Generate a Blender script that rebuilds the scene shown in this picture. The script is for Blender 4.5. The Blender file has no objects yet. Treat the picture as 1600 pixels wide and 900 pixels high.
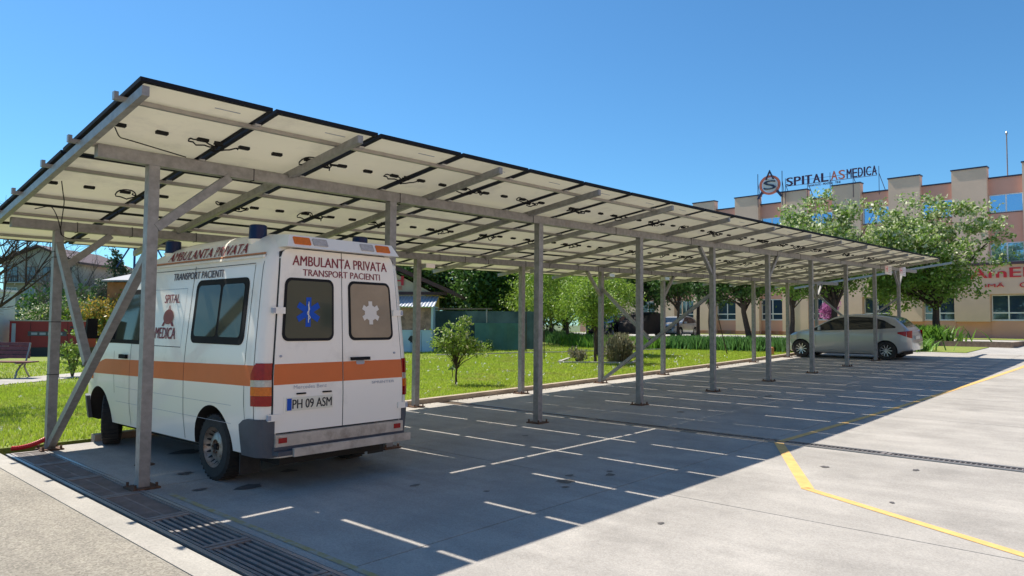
import bpy, bmesh, math, random
import numpy as np
from mathutils import Vector, Matrix
R = math.radians
random.seed(7); RS = np.random.RandomState(7)
S = bpy.context.scene
C = S.collection
# ---------------------------------------------------------------- camera
cam = bpy.data.objects.new('camera', bpy.data.cameras.new('camera')); C.objects.link(cam)
fw = Vector((0.7354, 0.6757, 0.0507)).normalized(); rt = Vector((0.6763, -0.7366, 0.0081)); rt = (rt - fw * rt.dot(fw)).normalized(); up = rt.cross(fw)
cam.matrix_world = Matrix(((rt.x, up.x, -fw.x, -2.7957), (rt.y, up.y, -fw.y, -7.4991), (rt.z, up.z, -fw.z, 1.6407), (0, 0, 0, 1)))
cam.data.sensor_width = 36; cam.data.lens = 1116.3 / 1600 * 36
cam.data.clip_start = .05; cam.data.clip_end = 3000
S.camera = cam
# ---------------------------------------------------------------- sky, sun, exposure
SUN = Vector((-.045, .706, 1)).normalized()
W = bpy.data.worlds.new("World"); S.world = W; W.use_nodes = True
nt = W.node_tree; bg = nt.nodes['Background']
sky = nt.nodes.new('ShaderNodeTexSky'); sky.sky_type = 'NISHITA'; sky.sun_disc = False
sky.sun_elevation = math.asin(SUN.z); sky.sun_rotation = math.atan2(SUN.x, SUN.y)
sky.altitude = 200; sky.air_density = 1.0; sky.dust_density = .25; sky.ozone_density = 2.2
mxs = nt.nodes.new('ShaderNodeMix'); mxs.data_type = 'RGBA'; mxs.blend_type = 'MULTIPLY'; mxs.inputs[0].default_value = 1; mxs.inputs[7].default_value = (.46, .83, 1.04, 1)
nt.links.new(sky.outputs[0], mxs.inputs[6]); nt.links.new(mxs.outputs[2], bg.inputs[0]); bg.inputs[1].default_value = .096
sun = bpy.data.objects.new('sun', bpy.data.lights.new('sun', 'SUN')); C.objects.link(sun)
sun.data.energy = 5.0; sun.data.angle = R(.5); sun.data.color = (1, .93, .83)
sun.rotation_euler = SUN.to_track_quat('Z', 'Y').to_euler(); sun.location = (0, 0, 30)
S.view_settings.view_transform = 'Standard'; S.view_settings.look = 'None'
S.view_settings.exposure = .62; S.view_settings.gamma = 1

# ---------------------------------------------------------------- materials
def mat(name, col, rough=.6, metal=0, var=0, vscale=3, bump=0, bscale=40, col2=None, spec=.5, coat=0, island=0, back=None, trans=0, tcol=None, dirt=None, dscale=1.2, dlo=.55, dhi=.75):
    m = bpy.data.materials.new(name); m.use_nodes = True
    n = m.node_tree.nodes; l = m.node_tree.links; b = n['Principled BSDF']
    b.inputs['Base Color'].default_value = (*col, 1); b.inputs['Roughness'].default_value = rough
    b.inputs['Metallic'].default_value = metal; b.inputs['Specular IOR Level'].default_value = spec
    b.inputs['Coat Weight'].default_value = coat; b.inputs['Coat Roughness'].default_value = .05
    geo = n.new('ShaderNodeNewGeometry'); cur = None
    def mix(fac, a, bb, typ='MIX'):
        x = n.new('ShaderNodeMix'); x.data_type = 'RGBA'; x.blend_type = typ
        for s, v in ((x.inputs[0], fac), (x.inputs[6], a), (x.inputs[7], bb)):
            if hasattr(v, 'links'): l.new(v, s)
            else: s.default_value = v if isinstance(v, float) else (*v, 1)
        return x.outputs[2]
    def noise(sc, det=5, ro=.6):
        t = n.new('ShaderNodeTexNoise'); t.inputs['Scale'].default_value = sc; t.inputs['Detail'].default_value = det
        t.inputs['Roughness'].default_value = ro; l.new(geo.outputs['Position'], t.inputs['Vector']); return t.outputs[0]
    def ramp(v, lo, hi):
        r = n.new('ShaderNodeMapRange'); r.inputs[1].default_value = lo; r.inputs[2].default_value = hi; l.new(v, r.inputs[0]); return r.outputs[0]
    if var or col2:
        c2 = col2 or tuple(max(0, c * (1 - var)) for c in col)
        c1 = col if col2 else tuple(c * (1 + var * .5) for c in col)
        cur = mix(ramp(noise(vscale), .32, .68), c1, c2)
    if island:
        x = ramp(geo.outputs['Random Per Island'], 0, 1)
        cur = mix(x, cur if cur else tuple(c * (1 - island) for c in col), tuple(min(1, c * (1 + island)) for c in col)) if not cur else \
            mix(x, cur, tuple(min(1, c * (1 + island)) for c in col))
    if dirt:
        cur = mix(ramp(noise(dscale, 7, .7), dlo, dhi), cur if cur else col, dirt)
    if back:
        cur = mix(geo.outputs['Backfacing'], cur if cur else col, back)
    if cur: l.new(cur, b.inputs['Base Color'])
    if bump:
        bp = n.new('ShaderNodeBump'); bp.inputs['Strength'].default_value = bump; bp.inputs['Distance'].default_value = .02
        l.new(noise(bscale, 4, .7), bp.inputs['Height']); l.new(bp.outputs[0], b.inputs['Normal'])
    if trans:
        t = n.new('ShaderNodeBsdfTranslucent'); mx = n.new('ShaderNodeMixShader'); mx.inputs[0].default_value = trans
        if tcol: t.inputs[0].default_value = (*tcol, 1)
        elif cur: l.new(cur, t.inputs[0])
        else: t.inputs[0].default_value = (*col, 1)
        l.new(b.outputs[0], mx.inputs[1]); l.new(t.outputs[0], mx.inputs[2]); l.new(mx.outputs[0], n['Material Output'].inputs[0])
    return m
def concrete_mat(name, col, agg, lo=.80, hi=1.12, bump=.25):
    m = mat(name, col, .85, var=.18, vscale=.9, bump=bump, bscale=70, dirt=tuple(c * .62 for c in col), dscale=.6, dlo=.52, dhi=.78)
    n = m.node_tree.nodes; l = m.node_tree.links; b = n['Principled BSDF']
    src = b.inputs['Base Color'].links[0].from_socket
    geo = next(x for x in n if x.type == 'NEW_GEOMETRY')
    # fine aggregate speckle
    v = n.new('ShaderNodeTexVoronoi'); v.inputs['Scale'].default_value = agg; l.new(geo.outputs['Position'], v.inputs['Vector'])
    r = n.new('ShaderNodeMapRange'); r.inputs[1].default_value = 0; r.inputs[2].default_value = 1; r.inputs[3].default_value = lo; r.inputs[4].default_value = hi
    l.new(v.outputs['Color'], r.inputs[0])
    x = n.new('ShaderNodeMix'); x.data_type = 'RGBA'; x.blend_type = 'MULTIPLY'; x.inputs[0].default_value = 1
    l.new(src, x.inputs[6]); l.new(r.outputs[0], x.inputs[7])
    # oil spots and small dark marks
    t = n.new('ShaderNodeTexNoise'); t.inputs['Scale'].default_value = 3.4; t.inputs['Detail'].default_value = 8; t.inputs['Roughness'].default_value = .75
    l.new(geo.outputs['Position'], t.inputs['Vector'])
    rr = n.new('ShaderNodeMapRange'); rr.inputs[1].default_value = .64; rr.inputs[2].default_value = .74; rr.inputs[4].default_value = .45; l.new(t.outputs[0], rr.inputs[0])
    # long soft streaks of wear
    mp = n.new('ShaderNodeMapping'); mp.inputs['Scale'].default_value = (2.2, .35, 1); l.new(geo.outputs['Position'], mp.inputs[0])
    t2 = n.new('ShaderNodeTexNoise'); t2.inputs['Scale'].default_value = 2; t2.inputs['Detail'].default_value = 6; l.new(mp.outputs[0], t2.inputs['Vector'])
    r2 = n.new('ShaderNodeMapRange'); r2.inputs[1].default_value = .3; r2.inputs[2].default_value = .7; r2.inputs[3].default_value = .9; r2.inputs[4].default_value = 1.06; l.new(t2.outputs[0], r2.inputs[0])
    y = n.new('ShaderNodeMix'); y.data_type = 'RGBA'; l.new(rr.outputs[0], y.inputs[0]); l.new(x.outputs[2], y.inputs[6]); y.inputs[7].default_value = (*[c * .3 for c in col], 1)
    z = n.new('ShaderNodeMix'); z.data_type = 'RGBA'; z.blend_type = 'MULTIPLY'; z.inputs[0].default_value = 1; l.new(y.outputs[2], z.inputs[6]); l.new(r2.outputs[0], z.inputs[7])
    l.new(z.outputs[2], b.inputs['Base Color'])
    return m
M = {}
M['slab'] = concrete_mat('concrete_slab', (.395, .368, .33), 95)
M['apron'] = concrete_mat('rough_concrete', (.40, .36, .29), 75, bump=1., lo=.55, hi=1.3)
M['band'] = concrete_mat('smooth_concrete', (.38, .355, .31), 90, bump=.2)
M['road'] = concrete_mat('road_surface', (.43, .41, .38), 30)
M['kerb'] = mat('kerb_concrete', (.42, .34, .26), .9, var=.25, vscale=4, bump=.4)
M['soil'] = mat('soil', (.10, .07, .045), .95, var=.4, vscale=6, bump=.6)
M['earth'] = mat('far_ground', (.10, .13, .045), .95, var=.4, vscale=.05)
M['lawn'] = mat('lawn_soil', (.17, .24, .03), .95, col2=(.22, .24, .05), vscale=1.1, bump=.9, bscale=45, dirt=(.20, .19, .08), dscale=.8)
M['grass'] = mat('grass_blade', (.29, .39, .035), .6, island=.5, trans=.4, col2=(.36, .40, .06), vscale=.7, dirt=(.38, .34, .12), dscale=.9, dlo=.52, dhi=.72)
M['yellow'] = mat('yellow_paint', (.74, .45, .15), .7, var=.15, vscale=9, dirt=(.55, .42, .16), dscale=4, dlo=.6, dhi=.8)
M['oldyellow'] = mat('worn_yellow_paint', (.36, .29, .12), .85, dirt=(.36, .34, .28), dscale=9, dlo=.42, dhi=.6)
M['steel'] = mat('painted_steel', (.27, .265, .26), .48, .15, var=.24, vscale=13, dirt=(.20, .16, .13), dscale=4, dlo=.58, dhi=.8)
M['galv'] = mat('galvanised_steel', (.33, .32, .30), .4, .5, var=.12, vscale=8)
M['rust'] = mat('rusty_steel', (.14, .075, .045), .85, .2, var=.4, vscale=15, bump=.4)
M['grate'] = mat('grate_steel', (.27, .245, .23), .6, .4, var=.25, vscale=6, dirt=(.20, .15, .12), dscale=7, dlo=.55, dhi=.75)
M['dark'] = mat('dark_void', (.018, .017, .016), .9)
M['sheet'] = mat('panel_backsheet', (.90, .85, .68), .7, trans=.30, var=.03, vscale=1.5, dirt=(.64, .60, .50), dscale=1.3, dlo=.52, dhi=.8)
M['pvglass'] = mat('panel_cells', (.012, .018, .05), .12, coat=1, trans=.34, tcol=(.95, .93, .85))
M['pvframe'] = mat('panel_frame', (.010, .011, .016), .7, spec=.2)
M['black'] = mat('black_plastic', (.014, .014, .015), .75, spec=.2)
M['rubber'] = mat('tyre_rubber', (.028, .027, .026), .85, var=.3, vscale=14, bump=.3)
M['white'] = mat('white_paint', (.87, .82, .735), .32, coat=.35, dirt=(.60, .56, .48), dscale=2.2, dlo=.55, dhi=.95)
M['orange'] = mat('orange_stripe', (.66, .14, .022), .5, coat=.05, var=.06)
M['maroon'] = mat('maroon_letter', (.21, .012, .028), .5)
M['darktext'] = mat('dark_letter', (.05, .012, .02), .5)
M['bumper'] = mat('bumper_plastic', (.075, .08, .095), .6, var=.2, vscale=5)
M['tread'] = mat('worn_bumper_step', (.52, .46, .39), .6, .2, var=.2, vscale=6, dirt=(.30, .25, .20), dscale=5, dlo=.5, dhi=.72)
M['vglass'] = mat('van_glass', (.06, .068, .048), .06, spec=.22)
M['tglass'] = mat('painted_reflection_glass', (.30, .235, .165), .08, spec=.3, var=.12, vscale=4)  # tan reflection in the right rear pane is put into the base colour
M['cglass'] = mat('car_glass', (.016, .02, .022), .04, spec=.5, coat=.2)
M['seam'] = mat('seam_shadow', (.02, .02, .022), .8)
M['redlens'] = mat('red_lens', (.34, .008, .008), .25, spec=.3, coat=.15, var=.2, vscale=30)
M['amberlens'] = mat('amber_lens', (.72, .17, .015), .25, spec=.3, coat=.15, var=.15, vscale=40)
M['clearlens'] = mat('clear_lens', (.50, .44, .38), .2, coat=1, var=.2, vscale=40)
M['bluelens'] = mat('blue_lens', (.002, .010, .055), .3, spec=.3)
M['blue'] = mat('blue_decal', (.005, .075, .45), .6, spec=.3)
M['whitedecal'] = mat('pale_decal', (.72, .67, .60), .5)
M['plate'] = mat('plate_white', (.72, .69, .58), .4)
M['ink'] = mat('black_ink', (.012, .014, .02), .5)
M['greyink'] = mat('faded_grey_letter', (.36, .38, .44), .5)
M['rim'] = mat('steel_rim', (.42, .38, .33), .45, .6, var=.25, vscale=12, dirt=(.22, .14, .09), dscale=16, dlo=.45, dhi=.65)
M['alloy'] = mat('alloy_rim', (.60, .60, .61), .3, .8)
M['silver'] = mat('silver_paint', (.40, .41, .41), .28, .35, coat=1)
M['navy'] = mat('dark_blue_paint', (.012, .02, .045), .2, .3, coat=1)
M['cover'] = mat('car_cover_cloth', (.035, .026, .022), .8, var=.3, vscale=3, bump=.5, bscale=6)
M['beige'] = mat('beige_plaster', (.70, .51, .385), .9, var=.07, vscale=.8, bump=.15, bscale=60)
M['pink'] = mat('pink_plaster', (.66, .36, .28), .9, var=.07, vscale=.8, bump=.15, bscale=60)
M['skirt'] = mat('stained_plaster', (.42, .27, .16), .9, col2=(.45, .17, .06), vscale=2)
M['cap'] = mat('navy_flashing', (.03, .035, .075), .4, .3)
M['band2'] = mat('dark_ledge', (.055, .03, .045), .6)
M['wframe'] = mat('white_upvc', (.72, .73, .74), .4)
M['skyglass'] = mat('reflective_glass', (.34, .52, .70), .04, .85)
M['wglass'] = mat('window_glass', (.025, .05, .09), .02, spec=1, coat=1)
M['red'] = mat('red_letter', (.62, .03, .045), .5)
M['navyletter'] = mat('navy_letter', (.05, .015, .06), .45)
M['rustletter'] = mat('rust_letter', (.27, .055, .035), .5)
M['salmon'] = mat('salmon_letter', (.58, .15, .09), .5)
M['bark'] = mat('bark', (.075, .055, .042), .95, var=.4, vscale=12, bump=.8, bscale=30)
M['greybark'] = mat('grey_twigs', (.14, .115, .10), .95, var=.3, vscale=10)
M['cream'] = mat('cream_render', (.58, .47, .33), .9, var=.06)
M['brownroof'] = mat('brown_fascia', (.075, .03, .026), .6, var=.2)
M['iceblue'] = mat('pale_blue_panel', (.46, .62, .70), .5, var=.05)
M['corr'] = mat('corrugated_sheet', (.72, .76, .82), .35, .5)
M['curtain'] = mat('window_curtain', (.36, .22, .17), .3, spec=.3, var=.6, vscale=3)
M['net'] = mat('green_netting', (.14, .30, .24), .9, var=.25, vscale=1.2, trans=.4)
M['darknet'] = mat('dark_netting', (.05, .095, .10), .9, var=.4, vscale=1.6, trans=.25)
M['woodred'] = mat('bench_wood', (.19, .055, .05), .5, var=.35, vscale=9)
M['genred'] = mat('red_enamel', (.27, .010, .014), .5, var=.1, coat=.1)
M['genblack'] = mat('black_enamel', (.02, .02, .022), .5)
M['cabin'] = mat('cabin_white', (.50, .60, .58), .5, var=.05)
M['housewall'] = mat('weathered_render', (.42, .39, .33), .9, var=.2, vscale=.5)
M['brick'] = mat('orange_brick', (.38, .17, .075), .9, var=.2, vscale=3)
M['greyroof'] = mat('grey_roofing', (.22, .23, .25), .6, var=.15)
M['tanroof'] = mat('tan_roofing', (.42, .33, .27), .7, var=.15)
M['bluesteel'] = mat('blue_steelwork', (.012, .04, .17), .5)
M['hose'] = mat('red_corrugated_hose', (.50, .015, .02), .45)
M['signwhite'] = mat('sign_board', (.70, .68, .66), .5)
M['timber'] = mat('weathered_timber', (.24, .17, .12), .9, var=.3, vscale=8)
M['stone'] = mat('pale_stone', (.45, .42, .36), .9, var=.3, vscale=8)
M['dandelion'] = mat('seed_head', (.75, .75, .72), .9)
M['orangepaint'] = mat('orange_marker', (.5, .2, .09), .7)
def leafmat(name, c, isl=.5, back=None, trans=.35):
    return mat(name, c, .5, island=isl, col2=tuple(x * .62 for x in c), vscale=.9, trans=trans, back=back)
M['leafdark'] = leafmat('dark_green_leaf', (.045, .105, .022))
M['leafmid'] = leafmat('mid_green_leaf', (.075, .155, .03))
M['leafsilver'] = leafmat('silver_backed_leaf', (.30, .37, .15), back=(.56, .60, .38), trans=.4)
M['leafcrown'] = leafmat('crown_leaf', (.15, .26, .035), trans=.45)
M['leaflime'] = leafmat('lime_leaf', (.20, .30, .035))
M['leafyoung'] = leafmat('young_leaf', (.19, .28, .045))
M['leafblossom'] = leafmat('cream_blossom', (.48, .47, .30), .3)
M['leafred'] = leafmat('yellow_red_leaf', (.34, .24, .04), .5)
M['leafpink'] = leafmat('magenta_blossom', (.38, .13, .30), .4)
M['leafiris'] = leafmat('iris_leaf', (.10, .22, .06), .4)
M['leafiris2'] = leafmat('bright_iris_leaf', (.13, .27, .035), .4)
M['leafgrey'] = leafmat('grey_green_sprig', (.19, .18, .11), .5)
M['conifer'] = leafmat('conifer_needle', (.05, .085, .04), .4)

# ---------------------------------------------------------------- ground height
GX = [-3, 0, 3, 6, 9, 12, 15, 18, 21, 24, 27, 35, 45, 50, 400]
GZ = [0, 0, .032, .066, .122, .187, .256, .328, .405, .485, .577, .78, .93, .97, .97]
def g(x): return float(np.interp(x, GX, GZ))

# ---------------------------------------------------------------- helpers
class MB:
    def __init__(s): s.v = []; s.f = []; s.m = []; s.mi = 0
    def quad(s, *p):
        i = len(s.v); s.v += [tuple(q) for q in p]; s.f.append(tuple(range(i, i + len(p)))); s.m.append(s.mi)
    def hexa(s, p):      # 8 points: bottom 4 ccw, top 4 ccw
        i = len(s.v); s.v += [tuple(q) for q in p]
        for q in ((3, 2, 1, 0), (4, 5, 6, 7), (0, 1, 5, 4), (1, 2, 6, 5), (2, 3, 7, 6), (3, 0, 4, 7)):
            s.f.append(tuple(i + k for k in q)); s.m.append(s.mi)
        return s
    def box(s, x0, x1, y0, y1, z0, z1):
        return s.hexa([(x0, y0, z0), (x1, y0, z0), (x1, y1, z0), (x0, y1, z0), (x0, y0, z1), (x1, y0, z1), (x1, y1, z1), (x0, y1, z1)])
    def bar(s, p, q, w, h=None, up=(0, 0, 1)):
        p = Vector(p); q = Vector(q); h = h or w; d = (q - p).normalized(); u = Vector(up)
        if abs(d.dot(u)) > .98: u = Vector((0, 1, 0))
        r = d.cross(u).normalized(); u = r.cross(d)
        c = []
        for o in (p, q):
            for a, b in ((-1, -1), (1, -1), (1, 1), (-1, 1)): c.append(o + r * a * w / 2 + u * b * h / 2)
        return s.hexa(c)
    def tube(s, pts, rad, n=6, caps=True):
        pts = [Vector(p) for p in pts]; rad = rad if hasattr(rad, '__len__') else [rad] * len(pts)
        b = len(s.v); pr = None
        for i, p in enumerate(pts):
            d = (pts[min(i + 1, len(pts) - 1)] - pts[max(i - 1, 0)]).normalized()
            if pr is None: pr = d.orthogonal().normalized()
            pr = (pr - d * pr.dot(d)); pr = pr.normalized() if pr.length > 1e-5 else d.orthogonal().normalized()
            u = d.cross(pr)
            for k in range(n):
                a = 2 * math.pi * k / n; s.v.append(tuple(p + (pr * math.cos(a) + u * math.sin(a)) * rad[i]))
        for i in range(len(pts) - 1):
            for k in range(n):
                k2 = (k + 1) % n; s.f.append((b + i * n + k, b + i * n + k2, b + (i + 1) * n + k2, b + (i + 1) * n + k)); s.m.append(s.mi)
        if caps:
            s.f.append(tuple(b + k for k in reversed(range(n)))); s.m.append(s.mi)
            s.f.append(tuple(b + (len(pts) - 1) * n + k for k in range(n))); s.m.append(s.mi)
        return s
    def lathe(s, prof, o=(0, 0, 0), axis='z', n=24):   # prof: (r, h)
        b = len(s.v)
        for r, h in prof:
            for k in range(n):
                a = 2 * math.pi * k / n; c, d = r * math.cos(a), r * math.sin(a)
                p = (c, d, h) if axis == 'z' else ((h, c, d) if axis == 'x' else (d, h, c))
                s.v.append((o[0] + p[0], o[1] + p[1], o[2] + p[2]))
        for i in range(len(prof) - 1):
            for k in range(n):
                k2 = (k + 1) % n; s.f.append((b + i * n + k, b + i * n + k2, b + (i + 1) * n + k2, b + (i + 1) * n + k)); s.m.append(s.mi)
        return s
    def prism(s, poly, z0, z1, fn=None):    # poly 2D ccw, fn maps (u, v, w) -> xyz
        fn = fn or (lambda u, v, w: (u, v, w)); b = len(s.v); n = len(poly)
        s.v += [tuple(fn(u, v, z0)) for u, v in poly] + [tuple(fn(u, v, z1)) for u, v in poly]
        s.f.append(tuple(b + k for k in reversed(range(n)))); s.m.append(s.mi)
        s.f.append(tuple(b + n + k for k in range(n))); s.m.append(s.mi)
        for k in range(n):
            k2 = (k + 1) % n; s.f.append((b + k, b + k2, b + n + k2, b + n + k)); s.m.append(s.mi)
        return s
    def patch(s, us, lo, hi, m, fn, off=.004, base=0.0):
        """curved panel: columns us, each from lo(u) to hi(u); fn(u, v, off) -> xyz; rim closed down to base"""
        b = len(s.v); n = len(us)
        for u in us:
            for j in range(m + 1):
                v = lo(u) + (hi(u) - lo(u)) * j / m; s.v.append(tuple(fn(u, v, off)))
        for i in range(n - 1):
            for j in range(m):
                s.f.append((b + i * (m + 1) + j, b + (i + 1) * (m + 1) + j, b + (i + 1) * (m + 1) + j + 1, b + i * (m + 1) + j + 1)); s.m.append(s.mi)
        # rim
        loop = [(i, 0) for i in range(n)] + [(n - 1, j) for j in range(1, m + 1)] + [(i, m) for i in range(n - 2, -1, -1)] + [(0, j) for j in range(m - 1, 0, -1)]
        e = len(s.v)
        for i, j in loop:
            u = us[i]; v = lo(u) + (hi(u) - lo(u)) * j / m; s.v.append(tuple(fn(u, v, base)))
        L = len(loop)
        for k in range(L):
            k2 = (k + 1) % L; a = b + loop[k][0] * (m + 1) + loop[k][1]; c = b + loop[k2][0] * (m + 1) + loop[k2][1]
            s.f.append((a, e + k, e + k2, c)); s.m.append(s.mi)
        return s
    def mesh(s, name, mats):
        me = bpy.data.meshes.new(name); me.from_pydata(s.v, [], s.f)
        for m in (mats if isinstance(mats, (list, tuple)) else [mats]): me.materials.append(M[m])
        me.polygons.foreach_set('material_index', s.m); me.update(); return me
    def build(s, name, mats, parent=None, smooth=False, kind=None, fix=True, angle=40):
        me = s.mesh(name, mats)
        if fix:
            bm = bmesh.new(); bm.from_mesh(me); bmesh.ops.recalc_face_normals(bm, faces=bm.faces); bm.to_mesh(me); bm.free()
        if smooth: me.shade_smooth(); 
        if smooth and angle < 179: me.set_sharp_from_angle(angle=R(angle))
        return put(name, me, parent, kind)
def put(name, me, parent=None, kind=None):
    o = bpy.data.objects.new(name, me); C.objects.link(o)
    if parent: o.parent = parent
    if kind: o['kind'] = kind
    return o
def tag(o, label, cat, group=None, kind=None):
    o['label'] = label; o['category'] = cat
    if group: o['group'] = group
    if kind: o['kind'] = kind
    return o
def thing(name, label, cat, loc=(0, 0, 0), rz=0, group=None):
    o = bpy.data.objects.new(name, None); C.objects.link(o); o.location = loc; o.rotation_euler = (0, 0, rz); o.empty_display_size = .2
    return tag(o, label, cat, group)
def structure(name, mb, mats, **k): return mb.build(name, mats, None, kind='structure', **k)
def rrect(u0, u1, v0, v1, r, n=5):   # column stations and lo/hi for a rounded rectangle
    us = []
    for k in range(n + 1): us.append(u0 + r * (1 - math.cos(math.pi / 2 * k / n)))
    for k in range(1, 6): us.append(u0 + r + (u1 - u0 - 2 * r) * k / 6)
    for k in range(n + 1): us.append(u1 - r + r * math.sin(math.pi / 2 * k / n))
    def ins(u):
        d = (u0 + r - u) if u < u0 + r else ((u - (u1 - r)) if u > u1 - r else 0)
        d = min(max(d, 0), r); return r - math.sqrt(max(r * r - d * d, 0))
    return us, (lambda u: v0 + ins(u)), (lambda u: v1 - ins(u))
def text_mb(mb, txt, u0, u1, v0, v1, fn, off=.004, bold=0, depth=0, slant=0):
    cu = bpy.data.curves.new('text', 'FONT'); cu.body = txt;  cu.resolution_u = 3; cu.fill_mode = 'FRONT'
    ob = bpy.data.objects.new('text', cu); C.objects.link(ob); dg = bpy.context.evaluated_depsgraph_get()
    me = bpy.data.meshes.new_from_object(ob.evaluated_get(dg)); bpy.data.objects.remove(ob); bpy.data.curves.remove(cu)
    P = [v.co.copy() for v in me.vertices]; F = [tuple(p.vertices) for p in me.polygons]; bpy.data.meshes.remove(me)
    ax, bx = min(p.x for p in P), max(p.x for p in P); ay, by = min(p.y for p in P), max(p.y for p in P)
    b = len(mb.v)
    uv = [((p.x - ax) / (bx - ax), (p.y - ay) / (by - ay)) for p in P]
    pos = [(u0 + (u1 - u0) * (a), v0 + (v1 - v0) * c) for a, c in uv]
    mb.v += [tuple(fn(u, v, off)) for u, v in pos]
    for f in F: mb.f.append(tuple(b + i for i in f)); mb.m.append(mb.mi)
    if bold > .005 and not depth:
        for q_, sh in enumerate((-1, 1)):
            b3 = len(mb.v); du = sh * bold * abs(v1 - v0) * .8
            mb.v += [tuple(fn(u + du, v, off + .0004 * (q_ + 1))) for u, v in pos]
            for f in F: mb.f.append(tuple(b3 + i for i in f)); mb.m.append(mb.mi)
    if depth and bold > .015:
        for q_, sh in enumerate((-1, 1)):
            b3 = len(mb.v); mb.v += [tuple(fn(u + sh * bold * abs(v1 - v0) * .8, v, off + .002 * (q_ + 1))) for u, v in pos]
            for f in F: mb.f.append(tuple(b3 + i for i in f)); mb.m.append(mb.mi)
    if depth:
        b2 = len(mb.v); mb.v += [tuple(fn(u, v, off - depth)) for u, v in pos]
        for f in F: mb.f.append(tuple(b2 + i for i in reversed(f))); mb.m.append(mb.mi)
        cnt = {}
        for f in F:
            for i in range(len(f)):
                e = (f[i], f[(i + 1) % len(f)]); cnt[e] = 1
        for a, c in cnt:
            if (c, a) not in cnt: mb.f.append((b + a, b + c, b2 + c, b2 + a)); mb.m.append(mb.mi)
    return mb
def lerp(x, xs, ys): return float(np.interp(x, xs, ys))

# ================================================================ SETTING
def strip(xs, y0, y1, ztop, th, mb):
    """slab following the terrain along x"""
    for a, b in zip(xs[:-1], xs[1:]):
        mb.quad((a, y0, g(a) + ztop), (b, y0, g(b) + ztop), (b, y1, g(b) + ztop), (a, y1, g(a) + ztop))
        for y in (y0, y1): mb.quad((a, y, g(a) + ztop), (b, y, g(b) + ztop), (b, y, g(b) + ztop - th), (a, y, g(a) + ztop - th))
    for x in (xs[0], xs[-1]): mb.quad((x, y0, g(x) + ztop), (x, y1, g(x) + ztop), (x, y1, g(x) + ztop - th), (x, y0, g(x) + ztop - th))
    return mb
def stations(a, b, st=1.5):
    k = sorted(set([a, b] + [x for x in GX if a < x < b]))
    out = [k[0]]
    for p, q in zip(k[:-1], k[1:]):
        n = max(1, min(6, int((q - p) / st))); out += [p + (q - p) * (i + 1) / n for i in range(n)]
    return out
mb = MB()
xs = [-600] + GX[:-1] + [120, 900]; 
for a, b in zip(xs[:-1], xs[1:]):
    za = g(a) - .32; zb = g(b) - .32
    for y0, y1 in ((-700, -60), (-60, 60), (60, 900)): mb.quad((a, y0, za), (b, y0, zb), (b, y1, zb), (a, y1, za))
structure('ground', mb, 'earth')
# parking slab tiles
pave = MB(); strip(stations(-.02, 30), -30, 3.28, -.02, .2, pave); pave = structure('parking_pavement', pave, 'soil')
gx = [-.02, 3.3, 6.74]; gx2 = [7.04, 10.4, 13.8, 17.2, 20.6, 24.0, 27.2, 30]
gy = [3.27, -.05, -3.42, -6.8, -10.2, -14, -19, -30]
for row in (gx, gx2):
    for a, b in zip(row[:-1], row[1:]):
        for y1, y0 in zip(gy[:-1], gy[1:]):
            m_ = MB(); strip(stations(a + .006, b - .006), y0 + .006, y1 - .006, 0, .03, m_); m_.build('slab', 'slab', pave)
# left apron: rough field and smooth edge strip
structure('apron', strip([-40, -20, -8, -3, -.722], -40, 3.2, 0, .3, MB()), 'apron')
structure('apron_edge', strip([-.715, -.50], -40, 3.2, .002, .3, MB()), 'band')
structure('trench_floor', MB().box(-.52, 0, -12, 3.2, -.3, -.24), 'dark')
# road in front of the hospital
structure('road', strip(stations(30.01, 47), -40, 70, .0, .25, MB()), 'road')
structure('verge', strip([47.02, 50.4], -40, 70, .03, .3, MB()), 'lawn')
# lawn with the paved path
structure('lawn', strip([-60, -20, -3] + stations(0, 29.98, 1.5), 3.46, 70, .015, .3, MB()), 'lawn')
kb = MB(); 
for a, b in zip(stations(.6, 29.6)[:-1], stations(.6, 29.6)[1:]):
    kb.hexa([(a, 3.30, g(a) - .15), (b, 3.30, g(b) - .15), (b, 3.45, g(b) - .15), (a, 3.45, g(a) - .15), (a, 3.30, g(a) + .085), (b, 3.30, g(b) + .085), (b, 3.45, g(b) + .085), (a, 3.45, g(a) + .085)])
structure('kerb', kb, 'kerb')
pm = MB(); 
P0 = [(-9, 9.0), (-4, 11.4), (1.8, 14.6), (5, 16.3), (9, 18.2), (14, 20.5), (17, 21.9)]
for i in range(len(P0) - 1):
    (ax, ay), (bx, by) = P0[i], P0[i + 1]; w = .85
    pm.quad((ax, ay - w, g(ax) + .03), (bx, by - w, g(bx) + .03), (bx, by + w, g(bx) + .03), (ax, ay + w, g(ax) + .03))
structure('garden_path', pm, 'band')
def line_strip(name, pts, w, m_, label=None):
    mb = MB(); pts = [Vector((*p, 0)) for p in pts]
    for a, b, wa, wb in zip(pts[:-1], pts[1:], w[:-1], w[1:]):
        n = max(1, int((b - a).length / 1.2)); d = (b - a).normalized(); s_ = Vector((-d.y, d.x, 0))
        for i in range(n):
            p = a.lerp(b, i / n); q = a.lerp(b, (i + 1) / n); u = wa + (wb - wa) * i / n; v = wa + (wb - wa) * (i + 1) / n
            mb.quad(*[(c.x, c.y, g(c.x) + .004) for c in (p - s_ * u / 2, q - s_ * v / 2, q + s_ * v / 2, p + s_ * u / 2)])
    return structure(name, mb, m_)
line_strip('yellow_marking', [(30, -4.28), (23, -4.20), (11.3, -3.80), (6.86, -3.58)], [.12, .12, .10, .10], 'yellow')
line_strip('yellow_marking', [(6.80, -3.58), (4.42, -4.84)], [.12, .12], 'yellow')
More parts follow.
